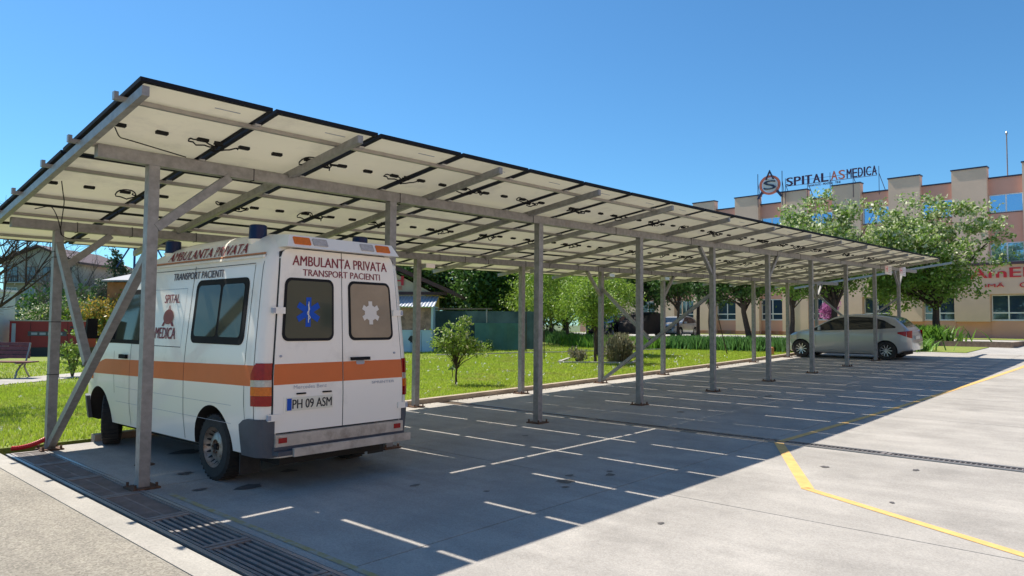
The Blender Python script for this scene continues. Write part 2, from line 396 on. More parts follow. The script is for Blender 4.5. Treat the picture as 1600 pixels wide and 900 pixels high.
line_strip('yellow_marking', [(4.43, -4.80), (3.45, -6.70), (2.2, -9.1)], [.095, .095, .095], 'yellow')
line_strip('worn_yellow_line', [(.09, -.45), (.08, -12)], [.055, .055], 'oldyellow')

M['oil'] = mat('oil_stain', (.11, .10, .095), .6, var=.4, vscale=20)
M['wear'] = mat('tyre_wear', (.30, .28, .25), .85, var=.15, vscale=9)
r5 = random.Random(12)
for x, y, q in ((3.05, -2.9, .10), (3.3, -2.75, .05), (2.85, -3.05, .04), (3.62, -3.05, .06), (3.75, -2.95, .035), (2.2, -2.6, .03), (1.4, -.35, .09), (.75, -.75, .12), (.35, -.5, .06), (4.9, -.7, .05), (1.9, -1.9, .05), (8.6, -1.1, .07), (5.6, -4.6, .05), (4.4, -5.6, .03), (11.9, -1.3, .08), (.55, .35, .08), (1.1, 1.6, .16), (2.4, -4.4, .03), (6.1, -5.4, .04)):
    m_ = MB(); pts = [(x + q * r5.uniform(.5, 1.2) * math.cos(a) * 1.3, y + q * r5.uniform(.5, 1.2) * math.sin(a)) for a in np.linspace(0, 6.283, 15)[:-1]]
    m_.quad(*[(a, b, g(a) + .0045) for a, b in pts]); structure('oil_stain', m_, 'oil')
# ---------------------------------------------------------------- drain grates
def drain(name, label, x0, x1, ya, yb, step, nb, fine_above, loc):
    t = thing(name, label, 'drain grate', loc)
    gz = lambda x: g(x) - g(loc[0])
    fr = MB()
    for xa, xb in ((x0, x0 + .035), (x1 - .035, x1)):
        fr.box(xa - loc[0], xb - loc[0], yb - loc[1], ya - loc[1], -.1, .006)
    fr.build('side_rail', 'galv', t)
    y = ya; meshes = {}
    while y > yb + .1:
        fine = y > fine_above; key = (fine,)
        if key not in meshes:
            m_ = MB(); a, b = x0 + .045 - loc[0], x1 - .045 - loc[0]; st = step - .02
            for p0, p1 in ((-st, -st + .045), (-.045, 0)): m_.box(a, b, p0, p1, -.05, .008)
            for p0, p1 in ((a, a + .022), (b - .022, b)): m_.box(p0, p1, -st + .045, -.045, -.05, .006)
            fm = m_.mesh('grate_panel', 'grate')
            bars = []
            if fine:
                k = MB(); n = 26
                for i in range(n):
                    yy = -st + .06 + (st - .12) * i / (n - 1); k.box(a + .024, b - .024, yy - .007, yy + .007, -.045, .0)
                k.box((a + b) / 2 - .01, (a + b) / 2 + .01, -st + .05, -.05, -.05, -.002)
                bars.append((k.mesh('bar', 'grate'), 0))
            else:
                for i in range(nb):
                    xx = a + .03 + (b - a - .06) * (i + .5) / nb; k = MB(); k.box(xx - .014, xx + .014, -st + .047, -.047, -.045, .001); bars.append((k.mesh('bar', 'grate'), 0))
            meshes[key] = (fm, bars)
        fm, bars = meshes[key]
        pn = put('grate_panel', fm, t); pn.location = (0, y - loc[1], 0)
        for bmsh, _ in bars: put('bar', bmsh, pn)
        y -= step
    return t
drain('drain_grate', 'wide rusty steel drain grate running beside the ambulance bay', -.47, -.03, 3.02, -7.5, 1.07, 5, -.3, (-.25, 0, 0))
drain('drain_grate', 'narrow steel drain grate crossing the parking area beneath the solar roof', 6.75, 7.03, 2.6, -13, 1.5, 2, -99, (6.9, 0, g(6.9)))
structure('trench_lining', MB().box(6.74, 7.04, -13.2, 2.75, g(6.9) - .2, g(6.9) - .09), 'dark')

# ================================================================ SOLAR CARPORT
SL = .134; H1 = 3.205; BT = .10
car = thing('solar_carport', 'long steel carport roofed with solar panels, open on all sides', 'carport')
def roofz(x, y, off): return g(x) + H1 - SL * y + off      # off above beam underside
YB = 3.04
def plate(x, y):
    z = g(x); m_ = MB(); m_.box(x - .13, x + .13, y - .13, y + .13, z - .01, z + .018)
    o = m_.build('base_plate', 'rust', car)
    for a in (-1, 1):
        for b in (-1, 1): MB().lathe([(0, .045), (.014, .045), (.014, .0), (0, 0)], (x + a * .1, y + b * .1, z + .012), n=6).build('bolt', 'rust', o)
pw = .105
for i in range(10):
    x = 3. * i
    for y in (0, YB):
        zt = H1 - SL * y
        m_ = MB(); m_.box(x - pw / 2, x + pw / 2, y - pw / 2, y + pw / 2, g(x), g(x) + zt - .002)
        m_.build('post', 'steel', car); plate(x, y)
for y in (0, YB):
    m_ = MB(); xs = stations(-.52, 29.5, 3)
    for a, b in zip(xs[:-1], xs[1:]):
        m_.hexa([(a, y - .05, roofz(a, y, 0)), (b, y - .05, roofz(b, y, 0)), (b, y + .05, roofz(b, y, 0)), (a, y + .05, roofz(a, y, 0)),
                 (a, y - .05, roofz(a, y, .12)), (b, y - .05, roofz(b, y, .12)), (b, y + .05, roofz(b, y, .12)), (a, y + .05, roofz(a, y, .12))])
    m_.build('beam', 'steel', car)
    # straps round the beam
    x = 1.05 if y == 0 else .2; r_ = random.Random(3); tm = MB().box(0, .006, -.056, .056, -.006, .127).mesh('cable_tie', 'black')
    while x < 27:
        put('cable_tie', tm, car).location = (x, y, roofz(x, y, 0)); x += (2.6 if y == 0 else .85) * r_.uniform(.6, 1.4)
RX = [-.60 + 2.105 * k for k in range(15)]
Y0, DY = -1.42, 2.055
for k, x in enumerate(RX):
    m_ = MB(); ya, yb = Y0 + .01, Y0 + 3 * DY - .1
    m_.hexa([(x - .03, ya, roofz(x, ya, .085)), (x + .03, ya, roofz(x, ya, .085)), (x + .03, yb, roofz(x, yb, .085)), (x - .03, yb, roofz(x, yb, .085)),
             (x - .03, ya, roofz(x, ya, .165)), (x + .03, ya, roofz(x, ya, .165)), (x + .03, yb, roofz(x, yb, .165)), (x - .03, yb, roofz(x, yb, .165))])
    m_.build('rafter', 'steel' if k < 13 else 'galv', car)
PX0, PP, NP = -.655, 1.207, 23
XE = PX0 + PP * NP
for py in (Y0 + .42, Y0 + 1.62, Y0 + DY + .42, Y0 + DY + 1.55, Y0 + 2 * DY + .40, Y0 + 2 * DY + 1.6):
    m_ = MB(); xs = stations(PX0 - .05, XE + .06, 3)
    for a, b in zip(xs[:-1], xs[1:]):
        m_.hexa([(a, py - .022, roofz(a, py, .167)), (b, py - .022, roofz(b, py, .167)), (b, py + .022, roofz(b, py, .167)), (a, py + .022, roofz(a, py, .167)),
                 (a, py - .022, roofz(a, py, .205)), (b, py - .022, roofz(b, py, .205)), (b, py + .022, roofz(b, py, .205)), (a, py + .022, roofz(a, py, .205))])
    m_.build('purlin', 'galv', car)
    MB().box(PX0 - .055, PX0 - .02, py - .025, py + .025, roofz(PX0, py, .17), roofz(PX0, py, .238)).build('end_bracket', 'galv', car)
# solar panels
pwid, plen = 1.170, 2.018
def panel_mesh():
    m_ = MB(); hx, hy = pwid / 2, plen / 2; f = .035
    m_.mi = 0; m_.quad((-hx + .01, -hy + .01, .006), (hx - .01, -hy + .01, .006), (hx - .01, hy - .01, .006), (-hx + .01, hy - .01, .006))
    m_.mi = 1; m_.quad((-hx + .012, -hy + .012, .034), (hx - .012, -hy + .012, .034), (hx - .012, hy - .012, .034), (-hx + .012, hy - .012, .034))
    return m_.mesh('solar_panel', ['sheet', 'pvglass'])
def frame_mesh():
    m_ = MB(); hx, hy = pwid / 2, plen / 2; f = .042
    for a, b, c, d in ((-hx, -hx + f, -hy, hy), (hx - f, hx, -hy, hy), (-hx + f, hx - f, -hy, -hy + f), (-hx + f, hx - f, hy - f, hy)):
        m_.box(a, b, c, d, 0, .004)
    for a, b, c, d in ((-hx, -hx + .011, -hy, hy), (hx - .011, hx, -hy, hy), (-hx + .011, hx - .011, -hy, -hy + .011), (-hx + .011, hx - .011, hy - .011, hy)):
        m_.box(a, b, c, d, .0045, .036)
    return m_.mesh('frame', 'pvframe')
def jb_mesh(): return MB().box(-.055, .055, -.022, .022, -.022, .005).mesh('junction_box', 'black')
def cable_mesh(v):
    m_ = MB(); r_ = random.Random(40 + v)
    a = -pwid / 2 + .16; pts = []
    for k in range(19):
        t = k / 18; ang = t * math.pi * 2.6 + v
        pts.append((pwid / 2 - .14 + t * .27 + .05 * math.sin(ang), .09 * math.sin(ang * .9 + v) * math.sin(t * math.pi), -.012 - .045 * math.sin(t * math.pi) - .02 * r_.random()))
    m_.tube(pts, .008, 5)
    pts = []
    for k in range(16):
        t = k / 15; ang = t * math.pi * 2
        pts.append((pwid / 2 - .20 + .105 * math.cos(ang) * (1 + .3 * math.sin(v)), -.05 + .10 * math.sin(ang) + .1 * t * r_.random(), -.03 - .03 * math.sin(ang + v)))
    m_.tube(pts, .008, 5)
    for k in range(2):
        x = pwid / 2 - .05 + r_.uniform(-.12, .12); y = r_.uniform(-.1, .1); m_.bar((x, y, -.03), (x + .08, y + r_.uniform(-.03, .03), -.035), .02)
    return m_.mesh('cable_loop', 'black')
LM = MB().box(-.12, .12, -.006, .006, -.001, .003).mesh('label_strip', 'greyink')
PM, FM, JM = panel_mesh(), frame_mesh(), jb_mesh(); CM = [cable_mesh(k) for k in range(5)]
tilt = math.atan(SL); rr = random.Random(5)
for j in range(3):
    for i in range(NP):
        xc = PX0 + PP * (i + .5); yc = Y0 + DY * (j + .5) - (.034 if j == 2 else 0) - (.034 if j and i >= 6 else 0)
        z = (roofz(xc - .58, yc, .207) + roofz(xc + .58, yc, .207)) / 2; sx = (g(xc + .58) - g(xc - .58)) / 1.16
        o = put('solar_panel', PM, car); o.location = (xc, yc, z + rr.uniform(0, .002)); o.rotation_euler = (-tilt, -math.atan(sx), 0)
        put('frame', FM, o)
        if j == 0: put('label_strip', LM, o).location = (rr.uniform(.1, .3), -.80, .002)
        for dx in (-.40, -.02, .37):
            q = put('junction_box', JM, o); q.location = (dx, rr.uniform(-.012, .012), 0); q.rotation_euler = (0, 0, rr.uniform(-.06, .06))
        if j < 2 and i < NP - 1:
            q = put('cable_loop', CM[rr.randrange(5)], o); q.location = (0, rr.uniform(-.03, .03), 0); q.scale = (1, rr.choice((-1, 1)), 1)
KM = MB().box(-.03, .03, -.035, .035, -.014, .0).mesh('clamp', 'alloy')
for py in (Y0 + .42, Y0 + 1.62, Y0 + DY + .42, Y0 + DY + 1.55, Y0 + 2 * DY + .40, Y0 + 2 * DY + 1.6):
    for i in range(1, NP): x = PX0 + PP * i; put('clamp', KM, car).location = (x, py - .045, roofz(x, py, .207))
for z in (.95, 1.62, 2.45, 2.52): MB().box(-.056, .056, YB - .056, YB + .056, z, z + .008).build('cable_tie', 'black', car)
# braces: (from, to)
def brace(p, q, w=.07):
    MB().bar(p, q, w, w).build('brace', 'steel', car)
def zb(x, y, h): return (x, y, g(x) + h)
zf, zk = H1, H1 - SL * YB
brace(zb(.04, -.02, 2.58), zb(.78, -.02, H1 - .01), .085)             # knee at the first front post
brace(zb(.04, YB, 2.30), zb(.62, YB, zk - .01), .08)                 # knee at the first rear post
brace((0, YB - .04, .06), (0, .06, 2.30), .085)                      # diagonal in the end frame
brace((.0, YB - .04, 2.62), (.0, 1.72, 1.15), .085)                  # counter diagonal stopping at the crossing
for i, sg in ((4, -1), (5, 1), (9, -1), (9, 1)):
    x = 3. * i; brace(zb(x + sg * .04, 0, 2.62), zb(x + sg * .60, 0, zf - .01)); brace(zb(x + sg * .04, YB, 2.2), zb(x + sg * .60, YB, zk - .01))
for i in (4, 9):
    x = 3. * i; brace((x, YB - .05, g(x) + .08), (x, .05, g(x) + 2.15)); brace((x, YB - .05, g(x) + 2.35), (x, 1.62, g(x) + 1.12))
# hanging wires at the near corner
m_ = MB()
def wire(pts, r=.006):
    out = []
    for k in range(len(pts) - 1):
        for t in range(6): out.append(Vector(pts[k]).lerp(Vector(pts[k + 1]), t / 6))
    out.append(Vector(pts[-1])); 
    for _ in range(4): out = [out[0]] + [(out[i - 1] + out[i] * 2 + out[i + 1]) / 4 for i in range(1, len(out) - 1)] + [out[-1]]
    m_.tube(out, r, 5)
wire([(-.5, -.42, 3.42), (-.42, -.30, 3.36), (-.3, -.12, 3.4), (.3, -.06, 3.34)])
m_.build('loose_wire', 'black', car); m_ = MB()
wire([(-.45, 1.3, 3.15), (-.35, 1.6, 3.06), (-.2, 2.1, 3.05), (-.05, 2.7, 3.0), (.0, 2.98, 2.75), (.1, 3.0, 2.7), (.5, 3.5, 2.78)])
m_.build('loose_wire', 'black', car); m_ = MB()
wire([(-.4, 2.5, 2.98), (-.2, 2.6, 3.06), (-.05, 2.9, 2.95), (0.02, 2.98, 2.75)])
m_.build('loose_wire', 'black', car)
for x in (3.06, 9.3, 12.2, 14.9):     # flood lamps under the rear beam
    m_ = MB(); zz = roofz(x, YB, 0); x += 3.1 if x < 5 else 0
    m_.hexa([(x - .11, YB - .2, zz - .13), (x + .11, YB - .2, zz - .13), (x + .11, YB - .06, zz - .16), (x - .11, YB - .06, zz - .16), (x - .11, YB - .2, zz - .05), (x + .11, YB - .2, zz - .05), (x + .11, YB - .06, zz - .05), (x - .11, YB - .06, zz - .05)])
    m_.build('flood_lamp', 'alloy', car)

# small signs on the front beam
def sign(x, label):
    z = roofz(x, 0, 0); t = thing('small_sign', label, 'sign', (x, -.056, z - .18), 0, 'small signs on the front beam')
    MB().box(-.42, .42, -.012, 0, 0, .36).build('board', 'signwhite', t)
    m_ = MB(); fn = lambda u, v, w: (u, -.012 - w, v)
    text_mb(m_, 'H', -.33, -.08, .08, .3, fn, .003, .03); m_.build('lettering', 'red', t)
    m_ = MB()
    for k in range(4): m_.box(.02, .36, -.0155, -.0125, .06 + .065 * k, .085 + .065 * k)
    m_.build('text_lines', 'greyink', t)
sign(25.45, 'small red and white sign on the front beam, just before the last full bay')
sign(27.4 - .05, 'small red and white sign hung near the far end of the front beam')

# ================================================================ VEHICLE SHELLS
class Shell:
    def __init__(s, L, top, hw, z0, nose, rear_r=.1, lean=None, hi=None, edge=.1):
        s.L, s.T, s.H, s.z0, s.N, s.rr, s.lean, s.hi, s.edge = L, top, hw, z0, nose, rear_r, lean or (lambda z: 0), hi, edge
    def t(s, y): return lerp(y, *s.T)
    def bot(s, y): return lerp(y, *s.z0)
    def w(s, y, z):
        k = lerp(y, *s.N); r = s.rr; c = 0
        if y < r: c = r - math.sqrt(max(r * r - (r - y) ** 2, 0))
        return max(lerp(z, *s.H) * k - c, .02)
    def side(s, sg=-1):
        def fn(y, z, off):
            return (sg * (s.w(y, z) + off), y + s.lean(z) * max(0, 1 - y / .6), z)
        return fn
    def rear(s):
        def fn(x, z, off):
            ax = abs(x); w = lerp(z, *s.H); d = max(0, ax - (w - s.rr)); y = s.rr - math.sqrt(max(s.rr ** 2 - d * d, 0)) if d else 0
            return (x, y + s.lean(z) * max(0, 1 - y / .6) - off, z)
        return fn
    def topf(s):
        def fn(x, y, off):
            e = .01; sl = (s.t(y + e) - s.t(y - e)) / (2 * e); n = Vector((0, -sl, 1)).normalized()
            w = s.w(y, s.t(y)); cr = s.crown(x / max(w, .01))
            return (x, y + n.y * off, s.t(y) + cr + n.z * off)
        return fn
    def crown(s, f): return .0
    def ring(s, y):
        t = s.t(y); zb = s.bot(y); pts = [(0, zb)]; n1 = 18
        ze = t - s.edge if not (s.hi and t > s.hi + .06) else s.hi
        ze = max(ze, zb + .05)
        pts.append((s.w(y, zb) - .07, zb)); 
        for k in range(n1 + 1):
            z = zb + .03 + (ze - zb - .03) * k / n1; pts.append((s.w(y, z), z))
        we = s.w(y, ze)
        for k in range(1, 8):
            a = math.pi / 2 * k / 7
            if s.hi and t > s.hi + .06:
                pts.append((we * (.955 - .0 + .0) * (1 - (1 - math.cos(a)) * .45), ze + (t - ze) * math.sin(a) ** .85))
            else: pts.append((we - (1 - math.cos(a)) * min(.16, we * .3), ze + (t - ze) * math.sin(a)))
        lx = pts[-1][0]; pts.append((lx * .5, t + .0)); pts.append((0, t + .0))
        return pts
    def build(s, name, m_, parent, arches, ar, ys):
        mb = MB(); rings = []
        for y in ys:
            p = s.ring(y); full = [(-a, z) for a, z in p] + [(a, z) for a, z in reversed(p[1:-1])]
            b = len(mb.v); mb.v += [(a, y + s.lean(z) * max(0, 1 - y / .6), z) for a, z in full]; rings.append((b, len(full)))
        n = rings[0][1]
        for (b, _), (c, _) in zip(rings[:-1], rings[1:]):
            for k in range(n):
                k2 = (k + 1) % n; mb.f.append((b + k, c + k, c + k2, b + k2)); mb.m.append(0)
        mb.f.append(tuple(rings[0][0] + k for k in range(n))); mb.m.append(0)
        mb.f.append(tuple(rings[-1][0] + k for k in reversed(range(n)))); mb.m.append(0)
        o = mb.build(name, [m_, 'dark'], parent, smooth=True, angle=32)
        for k, (ay, az) in enumerate(arches):
            for sg in (-1, 1):
                cut = MB(); cut.mi = 0
                cut.lathe([(0, -.6), (ar, -.6), (ar, .6), (0, .6)], (sg * (1.15), ay, az), 'x', 40)
                cm = cut.mesh('cut', ['dark'])
                bm = bmesh.new(); bm.from_mesh(cm); bmesh.ops.remove_doubles(bm, verts=bm.verts, dist=1e-5); bmesh.ops.recalc_face_normals(bm, faces=bm.faces); bm.to_mesh(cm); bm.free()
                co = bpy.data.objects.new('cut', cm); C.objects.link(co)
                # same parent frame: evaluate in local space
                tmp = bpy.data.objects.new('tmp', o.data); C.objects.link(tmp)
                md = tmp.modifiers.new('b', 'BOOLEAN'); md.operation = 'DIFFERENCE'; md.object = co; md.solver = 'EXACT'
                if hasattr(md, 'material_mode'): md.material_mode = 'TRANSFER'
                dg = bpy.context.evaluated_depsgraph_get(); me = bpy.data.meshes.new_from_object(tmp.evaluated_get(dg))
                old = o.data; o.data = me; bpy.data.objects.remove(tmp); bpy.data.objects.remove(co); bpy.data.meshes.remove(old)
        o.data.name = name
        return o
def wheel(parent, x, y, r, w, sg, style, rimm):
    """sg: -1 wheel on the -x side"""
    o = MB().lathe([(r * .62, -w / 2), (r * .9, -w / 2), (r * .98, -w * .42), (r, -w * .3), (r, w * .3), (r * .98, w * .42), (r * .9, w / 2), (r * .62, w / 2)], (0, 0, 0), 'x', 40)
    for k in range(36):
        a = 2 * math.pi * k / 36
        o.hexa([tuple(Vector((xx, rr_ * math.cos(a + da), rr_ * math.sin(a + da)))) for rr_ in (r - .004, r + .006) for xx, da in ((-w * .44, 0), (w * .44, .02), (w * .44, .09), (-w * .44, .07))])
    root = o.build('wheel', 'rubber', parent, smooth=True, angle=30); root.location = (x, y, r)
    R_ = r * .64; d = sg * w
    m_ = MB()
    if style == 'steel':
        m_.lathe([(R_, d * .48), (R_ * 1.03, d * .5), (R_ * .97, d * .49), (R_ * .93, d * .30), (R_ * .80, d * .16), (R_ * .62, d * .30), (R_ * .36, d * .36), (R_ * .34, d * .22), (0, d * .22)], (0, 0, 0), 'x', 36)
        m_.build('rim', rimm, root, smooth=True)
        for k in range(16):
            a = 2 * math.pi * k / 16; c = Vector((d * .262, R_ * .715 * math.cos(a), R_ * .715 * math.sin(a))); rad = Vector((0, math.cos(a), math.sin(a))); tan = Vector((0, -math.sin(a), math.cos(a))); h = MB(); poly = []
            h.quad(*[c + rad * (.024 * math.cos(q)) + tan * (.013 * math.sin(q)) + Vector((sg * .004 - sg * rad.dot(rad) * .0, 0, 0)) + Vector((-d * .24 * (.024 * math.cos(q)) / (R_ * .18) * -1, 0, 0)) for q in np.linspace(0, 2 * math.pi, 10)[:-1]])
            h.build('vent_hole', 'dark', root, fix=False)
        h = MB().lathe([(0, d * .42), (R_ * .14, d * .40), (R_ * .17, d * .22)], (0, 0, 0), 'x', 16); h.build('hub_cap', 'black', root, smooth=True)
        for k in range(6):
            a = 2 * math.pi * k / 6; MB().lathe([(0, d * .40), (.011, d * .40), (.012, d * .36)], (0, R_ * .27 * math.cos(a), R_ * .27 * math.sin(a)), 'x', 6).build('wheel_nut', 'rust', root)
    else:
        m_.lathe([(R_ * 1.06, d * .49), (R_ * 1.0, d * .5), (R_ * .96, d * .45), (R_ * .93, d * .1)], (0, 0, 0), 'x', 36); m_.build('rim', rimm, root, smooth=True)
        MB().lathe([(R_ * .95, d * .12), (0, d * .12)], (0, 0, 0), 'x', 24).build('brake_disc', 'dark', root)
        sp = MB()
        for k in range(10):
            a = 2 * math.pi * k / 10; c, s_ = math.cos(a), math.sin(a)
            sp.bar((d * .38, R_ * .1 * c, R_ * .1 * s_), (d * .46, R_ * .97 * c, R_ * .97 * s_), R_ * .13, .025, up=(1, 0, 0))
        sp.lathe([(0, d * .46), (R_ * .2, d * .44), (R_ * .24, d * .3)], (0, 0, 0), 'x', 20)
        sp.build('spokes', rimm, root)
    return root

# ================================================================ AMBULANCE
VAN = thing('ambulance', 'white high-roof ambulance van with orange stripe parked under the solar carport', 'ambulance', (1.535, -1.13, .0), R(1.4))
VAN.rotation_euler = (0, -.0, R(1.4)); VAN.location.z = .012
vlean = lambda z: .055 * max(0, z - .9)
V = Shell(4.84,
          ([-1, 0, .06, .18, .4, .8, 2.2, 2.7, 3.0, 3.3, 3.55, 3.8, 4.06, 4.3, 4.55, 4.7, 4.8, 4.84], [2.36, 2.38, 2.44, 2.50, 2.55, 2.58, 2.57, 2.53, 2.45, 2.26, 1.98, 1.68, 1.36, 1.23, 1.09, .98, .80, .62]),
          ([.25, .34, .45, .6, .95, 1.2, 1.4, 1.95, 2.25, 2.32, 2.6], [.86, .89, .905, .925, .935, .93, .915, .860, .825, .79, .74]),
          ([0, 4.2, 4.6, 4.84], [.32, .30, .28, .36]),
          ([0, 4.1, 4.4, 4.6, 4.75, 4.84], [1, 1, .985, .95, .88, .78]), rear_r=.15, lean=vlean, hi=2.27, edge=.10)
ysv = [0, .008, .025, .05, .08, .11, .18, .26, .4, .6] + [.8 + .2 * k for k in range(12)] + [3.1 + .08 * k for k in range(17)] + [4.45, 4.52, 4.6, 4.66, 4.72, 4.77, 4.81, 4.84]
V.build('body', 'white', VAN, [(.97, .36), (4.1, .36)], .41, ysv)
vs, vr, vt = V.side(-1), V.rear(), V.topf(); vsR = V.side(1)
for y in (.97, 4.1):
    for sg in (-1, 1):
        w_ = wheel(VAN, sg * (.79 if y < 2 else .74), y, .335, .215, sg, 'steel', 'rim')
        if y > 2: w_.rotation_euler = (0, 0, R(-24))
m_ = MB(); m_.box(-.62, .62, .15, 4.5, .22, .5); m_.build('chassis', 'dark', VAN)
for sg in (-1, 1): MB().box(sg * .78 - .11, sg * .78 + .11, .42, .432, .13, .36).build('mud_flap', 'rubber', VAN)
# raised gutter moulding and roof seam, door seams
def sline(y0, z0, y1, z1, w, off, m='seam', fn=vs, name='door_seam', parent=VAN):
    b = MB(); n = max(2, int(max(abs(y1 - y0), abs(z1 - z0)) / .12)); d = Vector((y1 - y0, z1 - z0)).normalized(); p = Vector((-d.y, d.x)) * w / 2
    for k in range(n):
        a = Vector((y0, z0)).lerp(Vector((y1, z1)), k / n); c = Vector((y0, z0)).lerp(Vector((y1, z1)), (k + 1) / n)
        b.quad(*[fn(q.x, q.y, off) for q in (a - p, c - p, c + p, a + p)])
    return b.build(name, m, parent)
for f_ in (vs, vsR):
    m_ = MB(); m_.patch([.12 + .25 * k for k in range(14)], lambda u: 2.268, lambda u: 2.292, 1, f_, .022); m_.build('gutter', 'white', VAN)
    m_ = MB(); m_.patch([.14 + .25 * k for k in range(13)], lambda u: 2.305, lambda u: 2.322, 1, f_, .006 + .012); m_.build('pinstripe', 'orangepaint', VAN)
sline(1.61, .36, 1.61, 2.24, .009, .0018); sline(.30, .80, .28, 2.2, .009, .0018); sline(3.08, .36, 3.08, 1.35, .008, .0018)
sline(.30, .80, .28, .66, .006, .0018); sline(.12, .6, .12, 2.3, .007, .0018)
sline(3.08, 1.35, 2.72, 2.2, .008, .0018); sline(2.72, 2.215, .28, 2.215, .006, .0018)
sline(1.74, 1.345, 2.7, 1.345, .008, .0018); sline(1.74, 2.0, 2.66, 2.0, .006, .0018, 'greyink'); sline(1.74, 1.345, 1.74, 2.0, .005, .0018, 'greyink')
sline(3.6, 1.25, 3.55, .72, .007, .0018, name='door_seam')
for z in (.62, .80): sline(.55, z, 3.5, z, .004, .0018, 'greyink', name='body_crease')
# stripes
def sstripe(u0, u1, lo, hi, m, fn=vs, off=.003, name='orange_stripe', n=14, mm=2):
    us = [u0 + (u1 - u0) * k / n for k in range(n + 1)]; m_ = MB(); m_.patch(us, lo, hi, mm, fn, off); return m_.build(name, m, VAN)
for f_ in (vs, vsR):
    sstripe(.005, 1.605, lambda u: 1.015 - .018 * u, lambda u: 1.215 - .02 * u, 'orange', f_)
    sstripe(1.615, 3.076, lambda u: 1.015 - .018 * u, lambda u: 1.215 - .02 * u, 'orange', f_)
    sstripe(3.084, 4.45, lambda u: 1.015 - .018 * u, lambda u: 1.215 - .02 * u - max(0, u - 3.9) * .26, 'orange', f_)
# side window, two sliding panes
us, lo, hi = rrect(.36, 1.51, 1.40, 2.08, .09); fb = MB(); fb.patch(us, lo, hi, 4, vs, .008); sw = fb.build('side_window', 'black', VAN)
us, lo, hi = rrect(.44, .90, 1.475, 2.02, .05); MB().patch(us, lo, hi, 4, vs, .012).build('pane', 'vglass', sw, smooth=True)
us, lo, hi = rrect(.95, 1.44, 1.475, 2.02, .05); MB().patch(us, lo, hi, 4, vs, .012).build('pane', 'vglass', sw, smooth=True)
us, lo, hi = rrect(.36, 1.51, 1.40, 2.08, .09); MB().patch(us, lo, hi, 4, vsR, .008).build('side_window', 'vglass', VAN)
# cab door windows
def cabwin(fn):
    us = [2.80, 2.9, 3.0, 3.2, 3.4, 3.6, 3.8, 4.0, 4.12]
    hi_ = lambda u: min(2.02, 2.02 - (u - 3.38) * .84) if u > 3.38 else 2.02
    fr = MB(); fr.patch(us, lambda u: 1.35 if u < 3.6 else 1.35 - (u - 3.6) * .02, lambda u: max(hi_(u), 1.37), 4, fn, .006); f = fr.build('cab_window', 'black', VAN)
    us = [2.86, 3.0, 3.2, 3.4, 3.56]; MB().patch(us, lambda u: 1.40, lambda u: min(1.96, hi_(u) - .05), 4, fn, .010).build('pane', 'vglass', f, smooth=True)
    us = [3.62, 3.7, 3.8, 3.9, 4.0]; MB().patch(us, lambda u: 1.40, lambda u: max(1.42, hi_(u) - .07), 3, fn, .010).build('pane', 'cglass', f, smooth=True)
cabwin(vs); cabwin(vsR)
us = [-.70 + 1.4 * k / 8 for k in range(9)]; MB().patch(us, lambda u: 3.36, lambda u: 4.02, 8, lambda u, v, o: vt(u, v, o), .006).build('windscreen', 'cglass', VAN, smooth=True)
for sg, fn in ((-1, vs), (1, vsR)):
    m_ = MB(); m_.hexa([(sg * 1.02, 3.93, 1.40), (sg * 1.15, 3.93, 1.40), (sg * 1.15, 4.03, 1.42), (sg * 1.02, 4.03, 1.42), (sg * 1.02, 3.93, 1.66), (sg * 1.14, 3.93, 1.66), (sg * 1.13, 4.01, 1.64), (sg * 1.02, 4.01, 1.64)])
    m_.bar((sg * .9, 3.95, 1.42), (sg * 1.08, 3.97, 1.42), .04); m_.build('wing_mirror', 'black', VAN)
    # headlamp and front indicator, front bumper
    m_ = MB(); m_.patch([4.42, 4.5, 4.58, 4.66, 4.72], lambda u: .84, lambda u: 1.04 - max(0, u - 4.5) * .3, 2, fn, .006); m_.build('headlamp', 'clearlens', VAN)
    m_ = MB(); m_.patch([4.30, 4.36, 4.42], lambda u: .86, lambda u: 1.03, 2, fn, .006); m_.build('indicator', 'amberlens', VAN)
m_ = MB(); ysb = [4.46, 4.55, 4.65, 4.75, 4.83]
for fn in (vs, vsR): m_.patch(ysb, lambda u: .32, lambda u: .62, 3, fn, .045)
m_.box(-.74, .74, 4.80, 4.90, .34, .62); m_.build('front_bumper', 'bumper', VAN)
MB().box(-.5, .5, 4.79, 4.845, .70, .92).build('grille', 'black', VAN)
# handles, fuel flap
MB().patch([3.16, 3.2, 3.3, 3.36], lambda u: 1.165, lambda u: 1.215, 1, vs, .035).build('door_handle', 'black', VAN)
MB().patch([2.55, 2.6, 2.68], lambda u: .64, lambda u: .80, 1, vs, .006).build('fuel_flap', 'greyink', VAN)
us, lo, hi = rrect(2.56, 2.67, .65, .79, .01); MB().patch(us, lo, hi, 1, vs, .009).build('fuel_cap', 'white', VAN)
# lettering on the left side (text runs from the nose towards the rear)
def sfn(u, v, o): return vs(u, v, o)
def roofside(u, v, o):     # sloping high-roof flank above the gutter
    f = (v - 2.30) / .25; t = V.t(u)
    y = u; w = V.w(u, 2.27)
    a = max(0, min(1, (v - 2.27) / (t - 2.27))); a = math.asin(min(1, a ** (1 / .85))); x = w * .955 * (1 - (1 - math.cos(a)) * .45)
    return (-(x + o), u, v)
m_ = MB(); text_mb(m_, 'AMBULANTA PRIVATA', 2.44, .60, 2.335, 2.445, roofside, .012, .03); m_.build('side_lettering', 'maroon', VAN)
m_ = MB(); text_mb(m_, 'TRANSPORT PACIENTI', 2.13, .96, 2.10, 2.18, sfn, .006, .04); m_.build('side_lettering', 'darktext', VAN)
m_ = MB(); text_mb(m_, 'SPITAL', 2.28, 1.90, 1.84, 1.94, sfn, .006, .03); m_.build('side_lettering', 'maroon', VAN)
